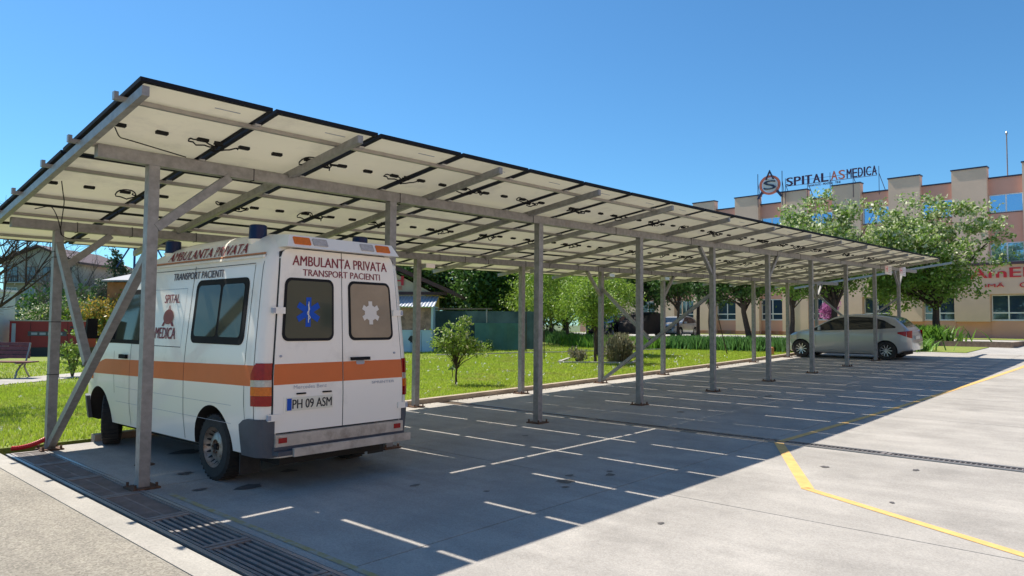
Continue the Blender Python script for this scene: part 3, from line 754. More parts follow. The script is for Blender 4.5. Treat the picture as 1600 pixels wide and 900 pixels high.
m_ = MB(); text_mb(m_, 'MEDICA', 2.43, 1.90, 1.43, 1.56, sfn, .006, .035); m_.build('side_lettering', 'maroon', VAN)
def emblem(mbs, cu, cv, w, h, fn, off, d=0):
    """letter A standing behind a ring that holds an S; w positive runs to the right in the picture"""
    A, Rg, Sx = mbs
    k = lambda a, b: (cu + a * w, cv + b * h)
    for poly in (((0, .5), (.16, .12), (.10, .12), (.0, .38), (-.10, .12), (-.16, .12)), ((-.36, -.28), (-.52, -.5), (-.36, -.5), (-.24, -.36)), ((.36, -.28), (.52, -.5), (.36, -.5), (.24, -.36))):
        i = len(A.v); A.v += [tuple(fn(*k(a, b), off)) for a, b in poly]; A.f.append(tuple(range(i, i + len(poly)))); A.m.append(0)
    n = 28; i = len(Rg.v)
    for q in range(n):
        a = 2 * math.pi * q / n
        for rr_ in (.02, .44): Rg.v.append(tuple(fn(*k(rr_ * math.cos(a), -.07 + .78 * rr_ * math.sin(a)), off + .001)))
    for q in range(n): b = (q + 1) % n; Rg.f.append((i + 2 * q, i + 2 * q + 1, i + 2 * b + 1, i + 2 * b)); Rg.m.append(0)
    text_mb(Sx, 'S', cu - .2 * w, cu + .2 * w, cv - .25 * h, cv + .12 * h, fn, off + .002, .03)
e1, e2, e3 = MB(), MB(), MB(); emblem((e1, e2, e3), 2.13, 1.70, -.30, .25, sfn, .006)
i = e1.build('side_emblem', 'maroon', VAN, fix=False); e2.build('emblem_ring', 'rustletter', i, fix=False); e3.build('emblem_letter', 'rustletter', i, fix=False)
# rear doors
def door(x0, x1, rc):
    us = []; r = .10; n = 5
    seq = [x0, x0 + .02, x0 + .05, x0 + .1] + [x0 + .1 + (x1 - x0 - .2) * k / 6 for k in range(1, 6)] + [x1 - .1, x1 - .05, x1 - .02, x1]
    def hi_(u):
        d = (u - x0) if rc < 0 else (x1 - u); c = 0
        if d < r: c = r - math.sqrt(max(r * r - (r - d) ** 2, 0))
        return 2.365 - c
    # outer edge follows the narrowing body: map u by z
    def fn(u, z, o):
        k = 1 - max(0, z - 1.1) * .098; return vr(u * k, z, o)
    m_ = MB(); m_.patch(seq, lambda u: .565, hi_, 16, fn, .012); o = m_.build('rear_door', 'white', VAN, smooth=True, angle=35)
    return o, fn
sl_ = MB(); sl_.patch([-.80 + 1.6 * k / 10 for k in range(11)], lambda u: .55, lambda u: 2.375 if abs(u) < .7 else 2.33, 12, lambda u, z, o: vr(u * (1 - max(0, z - 1.1) * .098) * 1.012, z, o), .004); sl_.build('door_seal', 'seam', VAN)
dl, dfn = door(-.795, -.006, -1); dr, _ = door(.006, .795, 1)
for par, a, b, name in ((dl, -.795, -.006, 'orange_stripe'), (dr, .006, .795, 'orange_stripe')):
    MB().patch([a + (b - a) * k / 6 for k in range(7)], lambda u: 1.025, lambda u: 1.225, 2, dfn, .0145, .012).build(name, 'orange', par)
# corner continuation of the stripe is the side stripe; windows
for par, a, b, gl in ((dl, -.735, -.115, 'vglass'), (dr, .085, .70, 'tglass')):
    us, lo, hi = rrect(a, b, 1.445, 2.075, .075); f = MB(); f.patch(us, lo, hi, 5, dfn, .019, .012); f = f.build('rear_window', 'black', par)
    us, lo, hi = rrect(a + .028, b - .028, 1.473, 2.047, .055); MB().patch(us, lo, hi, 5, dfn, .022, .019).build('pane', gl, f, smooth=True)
m_ = MB()
def star(cx, cz, r_, fn, off, mb_, inner=.16):
    for k in range(3):
        a = math.pi / 2 + k * math.pi / 3; d = Vector((math.cos(a), math.sin(a))); p = Vector((-d.y, d.x)) * r_ * .21
        c = Vector((cx, cz)); mb_.quad(*[fn(q.x, q.y, off + k * .0004) for q in (c - d * r_ - p, c + d * r_ - p, c + d * r_ + p, c - d * r_ + p)])
star(-.44, 1.735, .148, dfn, .0235, m_); f = m_.build('star_of_life', 'blue', dl, fix=False)
m_ = MB(); pts = [dfn(-.44 + .022 * math.sin(t * 1.0) * (1 - t / 14), 1.66 + .014 * t, .026) for t in np.linspace(0, 11, 26)]; m_.tube(pts, .005, 5); m_.bar(dfn(-.44, 1.63, .0265), dfn(-.44, 1.84, .0265), .007); m_.build('serpent_staff', 'whitedecal', f)
m_ = MB(); star(.39, 1.74, .125, dfn, .0235, m_); m_.build('pale_star', 'whitedecal', dr, fix=False)
m_ = MB(); poly = [dfn(.39 + .085 * math.cos(a), 1.74 + .085 * math.sin(a), .0242) for a in np.linspace(0, 2 * math.pi, 21)[:-1]]; m_.quad(*poly); m_.build('pale_disc', 'whitedecal', dr, fix=False)
# rear text
m_ = MB(); text_mb(m_, 'AMBULANTA PRIVATA', -.655, .675, 2.20, 2.30, dfn, .0155, .03); m_.build('rear_lettering', 'maroon', dl)
m_ = MB(); text_mb(m_, 'TRANSPORT PACIENTI', -.52, .56, 2.10, 2.168, dfn, .0155, .03); m_.build('rear_lettering', 'maroon', dl)
m_ = MB(); text_mb(m_, 'Mercedes Benz', -.58, -.20, .975, 1.012, dfn, .0155); m_.build('faded_badge', 'greyink', dl)
m_ = MB(); text_mb(m_, 'SPRINTER', .37, .68, .975, 1.003, dfn, .0155, .02); m_.build('model_badge', 'greyink', dr)
# plate
us, lo, hi = rrect(-.69, -.10, .745, .915, .02); pr = MB(); pr.patch(us, lo, hi, 1, dfn, .016, .012); pr = pr.build('plate_recess', 'white', dl)
MB().patch([-.665, -.4, -.135], lambda u: .765, lambda u: .895, 1, dfn, .026, .012).build('number_plate', 'plate', dl)
MB().patch([-.660, -.63, -.61], lambda u: .772, lambda u: .888, 1, dfn, .028, .026).build('plate_band', 'blue', dl)
m_ = MB(); text_mb(m_, 'PH 09 ASM', -.60, -.15, .785, .875, dfn, .0282, .03); m_.build('plate_number', 'ink', dl)
for a in (-.55, -.25): MB().patch([a, a + .05, a + .10], lambda u: .922, lambda u: .936, 1, dfn, .03, .012).build('plate_lamp', 'black', dl)
# handle, locks, hinges
MB().patch([.10, .12, .2, .32, .34], lambda u: 1.235, lambda u: 1.268, 1, dfn, .045, .012).build('door_handle', 'black', dr)
us, lo, hi = rrect(.17, .28, 1.19, 1.235, .02); MB().patch(us, lo, hi, 1, dfn, .018, .012).build('handle_cup', 'greyink', dr)
for par, a in ((dl, -.735), (dr, .70)): MB().lathe([(0, 0), (.012, 0), (.012, .012)], tuple(Vector(dfn(a, 1.30, .024))), 'y', 10).build('lock', 'greyink', par)
for sg in (-1, 1):
    for z in (.715, 1.745):
        m_ = MB(); k = 1 - max(0, z - 1.1) * .098; x = sg * .80 * k; y = vr(x, z, 0)[1]
        m_.box(min(x - sg * .075, x + sg * .055), max(x - sg * .075, x + sg * .055), y - .032, y - .01, z - .032, z + .032); m_.lathe([(0, -.034), (.011, -.034), (.011, -.03)], (x - sg * .02, y, z), 'y', 8)
        o = m_.build('hinge', 'white', VAN); MB().box(min(x + sg * .03, x + sg * .062), max(x + sg * .03, x + sg * .062), y - .036, y - .004, z - .024, z + .024).build('hinge_pin', 'greyink', o)
# tail lamps wrap the corner: side patch + rear patch
for sg, fn in ((-1, vs), (1, vsR)):
    body = None
    for nm, mt, z0, z1 in (('lamp_red', 'redlens', 1.075, 1.235), ('lamp_white', 'clearlens', 1.01, 1.073), ('lamp_amber', 'amberlens', .925, 1.008), ('lamp_lower', 'redlens', .825, .923)):
        m_ = MB(); ex = lambda z: .17 - max(0, z - 1.05) * .55
        m_.patch([.0, .006, .02, .045, .075, .10, .13, .15], lambda u: z0, lambda u: z1 if u < .09 else max(z0 + .004, min(z1, 1.235 - (u - .09) * 1.8)), 3, fn, .016)
        w = lerp(z0, *V.H)
        m_.patch([sg * (w - .012), sg * (w - .04), sg * (w - .07), sg * (w - .10)] if sg > 0 else [-(w - .10), -(w - .07), -(w - .04), -(w - .012)], lambda u: z0, lambda u: z1, 2, vr, .016)
        o = m_.build('tail_lamp' if body is None else nm, mt, body or VAN, smooth=True)
        if body is None: body = o
# bumper: corner plastics, face, step
for sg, fn in ((-1, vs), (1, vsR)):
    m_ = MB(); m_.patch([.0, .008, .025, .05, .08, .11, .2, .28, .36], lambda u: .335, lambda u: .70 if u < .25 else .70 - (u - .25) * .6, 5, fn, .022)
    w = .905; xs = [-(w - .0), -(w - .03), -(w - .07), -(w - .12)]; xs = xs if sg < 0 else [-x for x in reversed(xs)]
    m_.patch(xs, lambda u: .335, lambda u: .70, 5, vr, .024); m_.build('bumper_corner', 'bumper', VAN, smooth=True, angle=50)
MB().box(-.785, .785, -.045, .03, .435, .548).build('bumper_face', 'tread', VAN)
st = MB(); st.box(-.80, .80, -.125, .02, .36, .40); st.box(-.80, .80, -.05, .02, .402, .434); st.build('bumper_step', 'bumper', VAN)
MB().box(-.65, .80, -.16, -.127, .345, .425).build('step_edge', 'tread', VAN)
for x in (-.71, .70): MB().box(x - .045, x + .045, -.052, -.046, .47, .52).build('reflector', 'redlens', VAN)
# light bar at the rear roof edge
lb = MB(); zz0, zz1 = 2.375, 2.50
lb.hexa([(-.70, -.035, zz0), (.70, -.035, zz0), (.70, .35, zz0), (-.70, .35, zz0), (-.645, .035, zz1), (.645, .035, zz1), (.60, .40, zz1 + .03), (-.60, .40, zz1 + .03)])
lb = lb.build('light_bar', 'white', VAN)
def lbf(u, v, o):  # u across, v up on the sloping face
    f = (v - zz0) / (zz1 - zz0); y = -.035 + .07 * f; return (u, y - o * .87, v + o * .5)
for a, b, mt in ((-.615, -.425, 'amberlens'), (-.395, -.225, 'clearlens'), (.195, .365, 'clearlens'), (.40, .585, 'amberlens')):
    us, lo, hi = rrect(a, b, zz0 + .028, zz1 - .022, .01, 3); MB().patch(us, lo, hi, 1, lbf, .010).build('marker_lamp', mt, lb)
# beacons
for x, y in ((-.56, .62), (.56, .62), (-.56, 2.62), (.56, 2.62)):
    zt = V.t(y) - .10
    b = MB(); b.lathe([(.0, zt - .22), (.03, zt - .20), (.095, zt), (.11, zt + .02), (.0, zt + .02)], (x * 1.16, y, 0), 'z', 20); b = b.build('beacon_base', 'white', VAN, smooth=True)
    MB().lathe([(.075, zt + .02), (.092, zt + .022), (.088, zt + .165), (.075, zt + .175), (0, zt + .178)], (x * 1.16, y, 0), 'z', 24).build('beacon_lens', 'bluelens', b, smooth=True)

# ================================================================ CARS
def car_shell(name, label, loc, rz, paint, k=1., L=4.66, wb=(1.0, 3.93), style='alloy', H_=1.56, tiltx=0, hatch=True):
    t = thing(name, label, 'car', loc, rz); t.rotation_euler = (0, tiltx, rz)
    q = L / 4.66; hh = H_ / 1.56
    sh = Shell(L, ([0, .03, .08, .16, .30, .55, .75, 1.3, 1.9, 2.4, 2.75, 3.1, 3.45, 3.65, 3.95, 4.25, 4.45, 4.58, 4.66],
                   [.66, .82, .98, 1.06, 1.20, 1.40, 1.46, 1.53, 1.56, 1.53, 1.44, 1.27, 1.10, 1.03, .98, .90, .81, .70, .50]),
               ([.18, .26, .40, .62, .85, .98, 1.02, 1.3, 1.5, 1.6], [.80, .855, .885, .895, .89, .875, .855, .755, .66, .60]),
               ([0, .3, .5, 4.2, 4.66], [.34, .30, .20, .18, .28]),
               ([0, .05, .15, .4, .9, 3.6, 4.1, 4.35, 4.5, 4.6, 4.66], [.80, .88, .94, .98, 1, 1, .97, .92, .84, .74, .60]), rear_r=.02, edge=.07)
    sh.T = ([y * q for y in sh.T[0]], [z * hh for z in sh.T[1]]); sh.N = ([y * q for y in sh.N[0]], sh.N[1]); sh.z0 = ([y * q for y in sh.z0[0]], sh.z0[1]); sh.H = ([z * (hh if z > .5 else 1) for z in sh.H[0]], sh.H[1])
    ys = [0, .015, .03, .055, .08, .12, .16, .23, .3, .38, .46, .55, .65, .75] + [.9 + .2 * i for i in range(8)] + [2.4, 2.5, 2.6, 2.75, 2.9, 3.1, 3.3, 3.45, 3.55, 3.65, 3.8, 3.95, 4.1, 4.25, 4.35, 4.45, 4.52, 4.58, 4.62, 4.66]
    sh.build('body', paint, t, [(wb[0], .32), (wb[1], .32)], .37, [y * q for y in ys])
    for y in wb:
        for sg in (-1, 1): wheel(t, sg * .76, y, .325, .21, sg, style, 'alloy')
    MB().box(-.6, .6, .3, L - .35, .16, .45).build('underbody', 'dark', t)
    for sg in (-1, 1):
        fn = sh.side(sg); b = 1.0 * hh
        def up_(y):   # window top line
            y = y / q; return hh * lerp(y, [.55, .9, 1.3, 2.2, 2.7, 3.0, 3.3, 3.5], [1.12, 1.32, 1.42, 1.46, 1.37, 1.25, 1.10, 1.01])
        lo_ = lambda y: hh * lerp(y / q, [.55, 1.3, 3.5], [1.10, 1.05, .985])
        MB().patch([q * (.52 + .1 * i) for i in range(31)], lambda u: lo_(u) - .015, lambda u: max(up_(u) + .015, lo_(u)), 3, fn, .004).build('window_frame', 'black', t)
        for a, c in ((.62, 1.22), (1.28, 2.18), (2.26, 3.34)):
            MB().patch([q * (a + (c - a) * i / 8) for i in range(9)], lambda u: lo_(u) + .01, lambda u: max(up_(u) - .015, lo_(u) + .012), 3, fn, .008).build('side_window', 'cglass', t, smooth=True)
        for a in (1.25, 2.22, 3.36):
            m_ = MB(); m_.patch([q * a, q * a + .007], lambda u: .30 if a > 1.3 else .72, lambda u: lo_(u), 4, fn, .0025); m_.build('door_seam', 'seam', t)
        for a in (1.36, 2.34): MB().patch([q * a, q * a + .08, q * a + .18], lambda u: .875 * hh, lambda u: .90 * hh, 1, fn, .025).build('door_handle', paint, t)
        MB().patch([q * u for u in (.9, 1.5, 2.5, 3.4)], lambda u: .20, lambda u: .235, 1, fn, .012).build('sill_trim', 'alloy', t)
        m_ = MB(); m_.patch([.0, .02, .05, .1, .2, .3, .42], lambda u: .74 * hh + u * .38, lambda u: 1.0 * hh - u * .12, 3, fn, .008); m_.build('tail_lamp', 'redlens', t, smooth=True)
        m_ = MB(); m_.patch([q * u for u in (4.12, 4.2, 4.3, 4.4, 4.5, 4.58)], lambda u: .66, lambda u: .80 * hh, 2, fn, .006); m_.build('headlamp', 'clearlens', t, smooth=True)
        m_ = MB(); m_.hexa([(sg * .9, q * 3.14, 1.0 * hh), (sg * 1.06, q * 3.14, 1.0 * hh), (sg * 1.06, q * 3.24, 1.0 * hh), (sg * .9, q * 3.26, 1.0 * hh), (sg * .9, q * 3.14, 1.13 * hh), (sg * 1.05, q * 3.14, 1.13 * hh), (sg * 1.04, q * 3.22, 1.12 * hh), (sg * .9, q * 3.24, 1.12 * hh)]); m_.build('wing_mirror', paint, t)
    tf = sh.topf()
    MB().patch([-.60 + 1.2 * i / 6 for i in range(7)], lambda u: q * (2.80), lambda u: q * 3.52, 6, tf, .008).build('windscreen', 'cglass', t, smooth=True)
    MB().patch([-.60 + 1.2 * i / 6 for i in range(7)], lambda u: q * .20, lambda u: q * .54, 4, tf, .008).build('rear_window', 'cglass', t, smooth=True)
    MB().box(-.27, .27, -.012, .03, .72, .83).build('number_plate', 'plate', t)
    m_ = MB(); m_.box(-.5, .5, L - .14, L - .0, .34, .52); m_.box(-.28, .28, L - .22, L - .06, .60, .70); m_.build('grille', 'black', t)
    return t
car_shell('parked_car', 'silver hatchback parked nose to the lawn under the far end of the solar roof', (25.22, -1.03, g(25.2) + .005), 0, 'silver', H_=1.60, L=4.38, wb=(.80, 3.72), tiltx=-.028)
car_shell('parked_car', 'small pale silver car parked on the road in front of the pink and beige building', (42.9, 17.6, g(42) + .0), R(97), 'silver', L=4.0, wb=(.82, 3.36), H_=1.42)
car_shell('parked_car', 'dark blue car half hidden by lime foliage, beside the car under a cloth', (38.9, 20.6, g(39)), R(104), 'navy', L=4.5, wb=(.95, 3.75), H_=1.60)
cc = thing('covered_car', 'car under a dark brown cloth cover beside the dark blue car', 'covered car', (40.2, 18.6, g(40)), R(100))
cv = Shell(4.5, ([0, .1, .4, .8, 1.5, 2.3, 2.8, 3.4, 4.1, 4.4, 4.5], [.9, 1.15, 1.45, 1.62, 1.68, 1.66, 1.55, 1.15, 1.02, .9, .7]), ([.1, .5, 1.0, 1.7], [.92, .95, .92, .7]), ([0, 4.5], [.22, .22]), ([0, .3, 4.0, 4.5], [.85, 1, 1, .8]), rear_r=.02, edge=.3)
cv.build('cover', 'cover', cc, [], .3, [0, .05, .1, .25, .4, .6, .8, 1.1, 1.5, 1.9, 2.3, 2.55, 2.8, 3.1, 3.4, 3.7, 4.1, 4.3, 4.4, 4.5])
for y in (.9, 3.6):
    for sg in (-1, 1): wheel(cc, sg * .78, y, .33, .2, sg, 'alloy', 'alloy')

# ================================================================ HOSPITAL
HX = 50.5; GB = .97
hos = thing('hospital_building', 'long three storey hospital in beige and pink plaster with stepped parapet', 'hospital', (HX, 0, GB))
def hy(y): return y
cs = [1.71, 5.52, 9.30, 13.07, 16.86, 20.62, 24.40, 28.2, 32] ; cs = [c - 3.79 * 3 for c in cs[:0]] + [1.71 - 3.80 * k for k in (4, 3, 2, 1)] + cs
for c in cs:
    low = 0.0 if c > 8 else 1.08
    m_ = MB(); m_.box(0, .6, c - .975, c + .975, low, 10.86); p_ = m_.build('pier', 'beige', hos)
    MB().box(-.05, .62, c - 1.02, c + 1.02, 10.862, 10.95).build('flashing', 'cap', p_)
bays = []
for a, b in zip(cs[:-1], cs[1:]): bays.append((a + .975, b - .975))
MB().box(.45, 12, cs[0] - 2, cs[-1] + 2, -.2, 10.0).build('core', 'pink', hos)
for (a, b) in bays:
    for z0, z1, mt in ((9.12, 10.15, 'pink'), (6.06, 7.93, 'pink'), (2.78, 4.78, 'pink' if a > 7 else 'beige'), (0, 1.15, 'pink')):
        x0 = .40 if mt == 'pink' else .02
        MB().box(x0, .5, a + .002, b - .002, z0, z1).build('wall_panel', mt, hos)
    MB().box(.33, .55, a + .004, b - .004, 10.152, 10.24).build('flashing', 'cap', hos)
    for z0, z1, tr in ((7.95, 9.10, 0), (4.80, 6.04, 0), (1.17, 2.76, 1)):
        fr = MB(); e = .055; y0, y1 = a + .03, b - .03
        for p in ((y0, y0 + e, z0, z1), (y1 - e, y1, z0, z1), (y0 + e, y1 - e, z0, z0 + e), (y0 + e, y1 - e, z1 - e, z1), ((y0 + y1) / 2 - .035, (y0 + y1) / 2 + .035, z0 + e, z1 - e)): fr.box(.405, .47, *p)
        if tr: fr.box(.406, .468, y0 + e, y1 - e, z0 + .42, z0 + .50)
        f = fr.build('window', 'wframe', hos); MB().box(.36, .47, y0 - .02, y1 + .02, z0 - .04, z0 - .002).build('sill', 'cap' if not tr else 'wframe', f)
        mid = (y0 + y1) / 2
        for ya, yb_ in ((y0 + e, mid - .035), (mid + .035, y1 - e)):
            MB().box(.435, .448, ya, yb_, z0 + e, z1 - e).build('pane', 'wglass' if tr else 'skyglass', f)
MB().box(.02, .46, cs[0], cs[-1], -.1, -.0).build('footing', 'skirt', hos)
for a, b in bays[6:]: MB().box(.38, .5, a + .003, b - .003, -.2, .32).build('stained_skirt', 'skirt', hos)
for c in cs[6:]: MB().box(-.02, .1, c - .99, c + .99, -.2, .30).build('stained_skirt', 'skirt', hos)
MB().box(-.03, .3, cs[0], 6.9, 2.80, 4.62).build('sign_band', 'beige', hos)
MB().box(-.30, .38, cs[0], 6.95, 4.625, 4.78).build('ledge', 'band2', hos)
ff = lambda u, v, o: (-.03 - o, u, v)
m_ = MB(); text_mb(m_, 'AmED', 1.75, -1.95, 3.82, 4.42, ff, .05, .05, depth=.045); m_.build('red_lettering', 'red', hos, fix=False)
m_ = MB(); text_mb(m_, 'IMĂ', .95, -.05, 3.24, 3.50, ff, .05, .03, depth=.045); text_mb(m_, 'CL', -.85, -1.5, 3.18, 3.48, ff, .05, .03, depth=.045); m_.build('red_lettering', 'red', hos, fix=False)
for y in (19.9, 22.6, 13.6): MB().tube([(-.05, y, -.1), (-.05, y, 9.9)], .04, 6).build('downpipe', 'beige', hos)
# roof sign
rs = thing('roof_sign', 'dark letters of a hospital name standing on the roof parapet', 'roof sign', (HX + .2, 0, GB))
fz = lambda o_: (lambda u, v, o: (-o, u, v))
def letters(txt, u0, u1, v0, v1, mt, bold):
    w = (u1 - u0) / sum(.42 if c == 'I' else 1 for c in txt); u = u0
    for c in txt:
        ww = w * (.42 if c == 'I' else 1); k = MB(); text_mb(k, c, u + ww * (.25 if c == 'I' else .08), u + ww * (.75 if c == 'I' else .9), v0 + (u - u0) / (u1 - u0) * 0, v1, lambda a, b, o: (-o, a, b), .04, bold, depth=.08); k.build('letter', mt, rs, fix=False); u += ww
letters('SPITAL', 13.55, 10.40, 11.28, 11.90, 'navyletter', .06)
letters('AS', 10.30, 9.25, 11.30, 11.95, 'salmon', .02)
letters('MEDICA', 9.20, 7.15, 11.30, 11.95, 'navyletter', .03)
k = MB(); text_mb(k, 'SANATATE - PENTRU - TINE', 11.9, 9.6, 11.02, 11.18, lambda a, b, o: (-o, a, b), .03, .03, depth=.04); k.build('slogan', 'navyletter', rs, fix=False)
k = MB()
for y in (13.62, 11.98, 10.36, 8.78, 7.08):
    k.bar((.06, y, 9.9), (.06, y, 11.9), .03); k.bar((.06, y, 11.4), (.9, y - .3, 9.9), .03)
k.bar((.05, 13.6, 11.27), (.05, 7.2, 11.27), .03); k.bar((.05, 13.6, 11.6), (.05, 7.2, 11.6), .02); k.build('sign_frame', 'navyletter', rs)
em = thing('roof_emblem', 'round emblem with a pointed letter A standing on the roof beside the sign', 'emblem', (HX + .15, 0, GB))
e1, e2, e3 = MB(), MB(), MB(); fe = lambda a, b, o: (-o, a, b)
cu_, cv_, w_, h_ = 14.78, 11.66, -1.8, 2.05
def prismq(mb_, poly, t0, t1): mb_.prism([(cu_ + a * w_, cv_ + b * h_) for a, b in poly], t0, t1, lambda u, v, w: (-w, u, v))
for poly in (((0, .5), (.19, .14), (.13, .14), (0, .40)), ((0, .5), (0, .40), (-.13, .14), (-.19, .14)), ((-.36, -.28), (-.56, -.56), (-.47, -.56), (-.28, -.34)), ((.36, -.28), (.56, -.56), (.47, -.56), (.28, -.34))): e1 = MB(); prismq(e1, poly, -.04, .09); e1.build('emblem_stroke', 'cap', em)
n = 32
for q in range(n):
    a, b = 2 * math.pi * q / n, 2 * math.pi * (q + 1) / n; P = lambda r_, t_: (r_ * math.cos(t_), -.07 + .80 * r_ * math.sin(t_))
    prismq(e2, (P(.35, a), P(.46, a), P(.46, b), P(.35, b)), -.03, .05)
prismq(e3, [(.33 * math.cos(2 * math.pi * q / n), -.07 + .264 * math.sin(2 * math.pi * q / n)) for q in range(n)], -.02, .0)
e2.build('emblem_ring', 'salmon', em); e3.build('emblem_disc', 'signwhite', em)
k = MB(); text_mb(k, 'S', cu_ - .27 * w_, cu_ + .27 * w_, cv_ - .24 * h_, cv_ + .10 * h_, fe, .06, 0, depth=.05); k.build('emblem_letter', 'cap', em, fix=False)
k = MB()
for y in (15.75, 13.85): k.bar((.05, y, 9.9), (.05, y, 12.5), .04); k.bar((.05, y, 11.8), (.8, y, 9.9), .03)
k.bar((.05, 15.75, 10.9), (.05, 13.85, 10.9), .03); k.build('emblem_frame', 'cap', em)
an = thing('lightning_rod', 'thin mast standing on the flat roof of the hospital', 'mast', (HX + 2, -.1, GB + 10))
MB().tube([(0, 0, 0), (0, 0, 3.2)], .035, 6).build('mast', 'grate', an); MB().lathe([(0, 3.2), (.07, 3.22), (.07, 3.34), (0, 3.45)], n=8).build('tip', 'galv', an)

hos.rotation_euler = (0, 0, R(-1.8)); hos.location = (HX, 8 - 8 * math.cos(R(1.8)), GB)
wg = thing('neighbouring_building', 'long beige building across the yard that shows as a tan reflection in the rear window', 'building', (-28, -27, g(0)))
MB().box(0, 78, -10, 0, -.3, 9.6).build('wall', 'beige', wg); MB().box(-.1, 78.1, -10.1, .1, 9.602, 9.75).build('flashing', 'cap', wg)
for f_ in range(3):
    for k in range(20):
        x = 2 + 3.8 * k; z = 1.2 + 3.1 * f_; f = MB().box(x, x + 1.8, .01, .05, z, z + 1.3).build('window', 'wframe', wg)
        for a in (x + .06, x + .93): MB().box(a, a + .81, .051, .06, z + .06, z + 1.24).build('pane', 'wglass', f)
# ================================================================ VEGETATION
def leaves_obj(name, mt, P, size, parent=None, flat=0., asp=.55, kind='stuff', droop=0., seed=1, N=None):
    r_ = np.random.RandomState(seed); n = len(P)
    d = r_.normal(size=(n, 3)); d[:, 2] = d[:, 2] * (1 - flat) - droop; d /= np.linalg.norm(d, axis=1)[:, None]
    u = r_.normal(size=(n, 3)); u -= d * (u * d).sum(1)[:, None]; u /= np.linalg.norm(u, axis=1)[:, None]
    s_ = (size * r_.uniform(.6, 1.35, n))[:, None]
    V_ = np.empty((n, 4, 3)); V_[:, 0] = P; V_[:, 1] = P + d * s_ * .5 + u * s_ * asp * .5; V_[:, 2] = P + d * s_; V_[:, 3] = P + d * s_ * .5 - u * s_ * asp * .5
    me = bpy.data.meshes.new(name); me.vertices.add(n * 4); me.vertices.foreach_set('co', V_.ravel().astype(np.float32))
    me.loops.add(n * 4); me.loops.foreach_set('vertex_index', np.arange(n * 4, dtype=np.int32)); me.polygons.add(n)
    me.polygons.foreach_set('loop_start', np.arange(0, n * 4, 4, dtype=np.int32)); me.polygons.foreach_set('loop_total', np.full(n, 4, dtype=np.int32))
    me.materials.append(M[mt]); me.update(); me.validate()
    o = put(name, me, parent)
    return o
def crown_pts(blobs, n, seed, clump=.34, cl_n=26, hollow=.45):
    """blobs: (cx, cy, cz, rx, ry, rz). Leaves sit in clumps spread through and over each blob."""
    r_ = np.random.RandomState(seed); vol = np.array([b[3] * b[4] * b[5] for b in blobs]) ** .8; vol /= vol.sum(); out = []; centers = []
    for b, f in zip(blobs, vol):
        k = max(3, int(n * f / cl_n)); d = r_.normal(size=(k, 3)); d /= np.linalg.norm(d, axis=1)[:, None]
        rad = hollow + (1.05 - hollow) * r_.rand(k) ** .7; rad *= 1 + .16 * r_.normal(size=k)
        c = np.array(b[:3]) + d * rad[:, None] * np.array(b[3:]); centers.append(c)
        sp = clump * r_.uniform(.6, 1.5, k)
        m_ = r_.randint(int(cl_n * .5), int(cl_n * 1.5), k)
        cc_ = np.repeat(c, m_, 0); ss = np.repeat(sp, m_)
        e = r_.normal(size=(len(cc_), 3)); e[:, 2] *= .62; out.append(cc_ + e * ss[:, None] * .5)
    return np.vstack(out), np.vstack(centers)
def tree(name, label, cat, x, y, h0, blobs, n, leaf, size, seed, trunk_r=.12, bark='bark', group=None, clump=.34, lean=(0, 0), trunks=1, limbs=9, asp=.55, droop=0., extra=None, wind=0):
    t = thing(name, label, cat, (x, y, g(x)), 0, group); r_ = random.Random(seed)
    m_ = MB(); top = Vector((lean[0], lean[1], h0))
    for k in range(trunks):
        off = Vector((r_.uniform(-.2, .2), r_.uniform(-.2, .2), 0)) * (trunks > 1)
        pts = [off + top * f + Vector((r_.uniform(-1, 1), r_.uniform(-1, 1), 0)) * .04 * h0 * f for f in (0, .12, .3, .5, .75, 1.0)]; pts[0] = off + Vector((0, 0, -.1))
        m_.tube(pts, [trunk_r * q for q in (1.35, 1.08, 1, .92, .84, .76)], 9)
    m_.build('trunk', bark, t, smooth=True)
    P, Cn = crown_pts(blobs, n, seed, clump)
    b_ = MB(); idx = np.random.RandomState(seed).choice(len(Cn), min(limbs * 3, len(Cn)), replace=False)
    for q, i in enumerate(idx):
        e = Vector(Cn[i]); s0 = top * r_.uniform(.72, 1.0); mid = s0.lerp(e, .5) + Vector((0, 0, (e - s0).length * r_.uniform(-.02, .16)))
        rr_ = trunk_r * (.5 if q < limbs else .26)
        pts = [s0, s0.lerp(mid, .5) + Vector((0, 0, .05)), mid, mid.lerp(e, .5) + Vector((r_.uniform(-.1, .1), r_.uniform(-.1, .1), .03)), e]
        b_.tube(pts, [rr_, rr_ * .8, rr_ * .6, rr_ * .4, rr_ * .15], 5, caps=False)
    b_.build('branches', bark, t, smooth=True)
    if wind: P[:, 2] += 0
    leaves_obj('crown', leaf, P, size, t, asp=asp, droop=droop, seed=seed)
    if extra:
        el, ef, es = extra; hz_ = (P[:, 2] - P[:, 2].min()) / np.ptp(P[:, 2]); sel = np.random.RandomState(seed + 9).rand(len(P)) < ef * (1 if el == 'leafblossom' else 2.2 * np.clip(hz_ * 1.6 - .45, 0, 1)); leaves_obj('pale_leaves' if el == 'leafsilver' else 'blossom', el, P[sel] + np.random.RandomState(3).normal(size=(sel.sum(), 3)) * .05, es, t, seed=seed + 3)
    return t
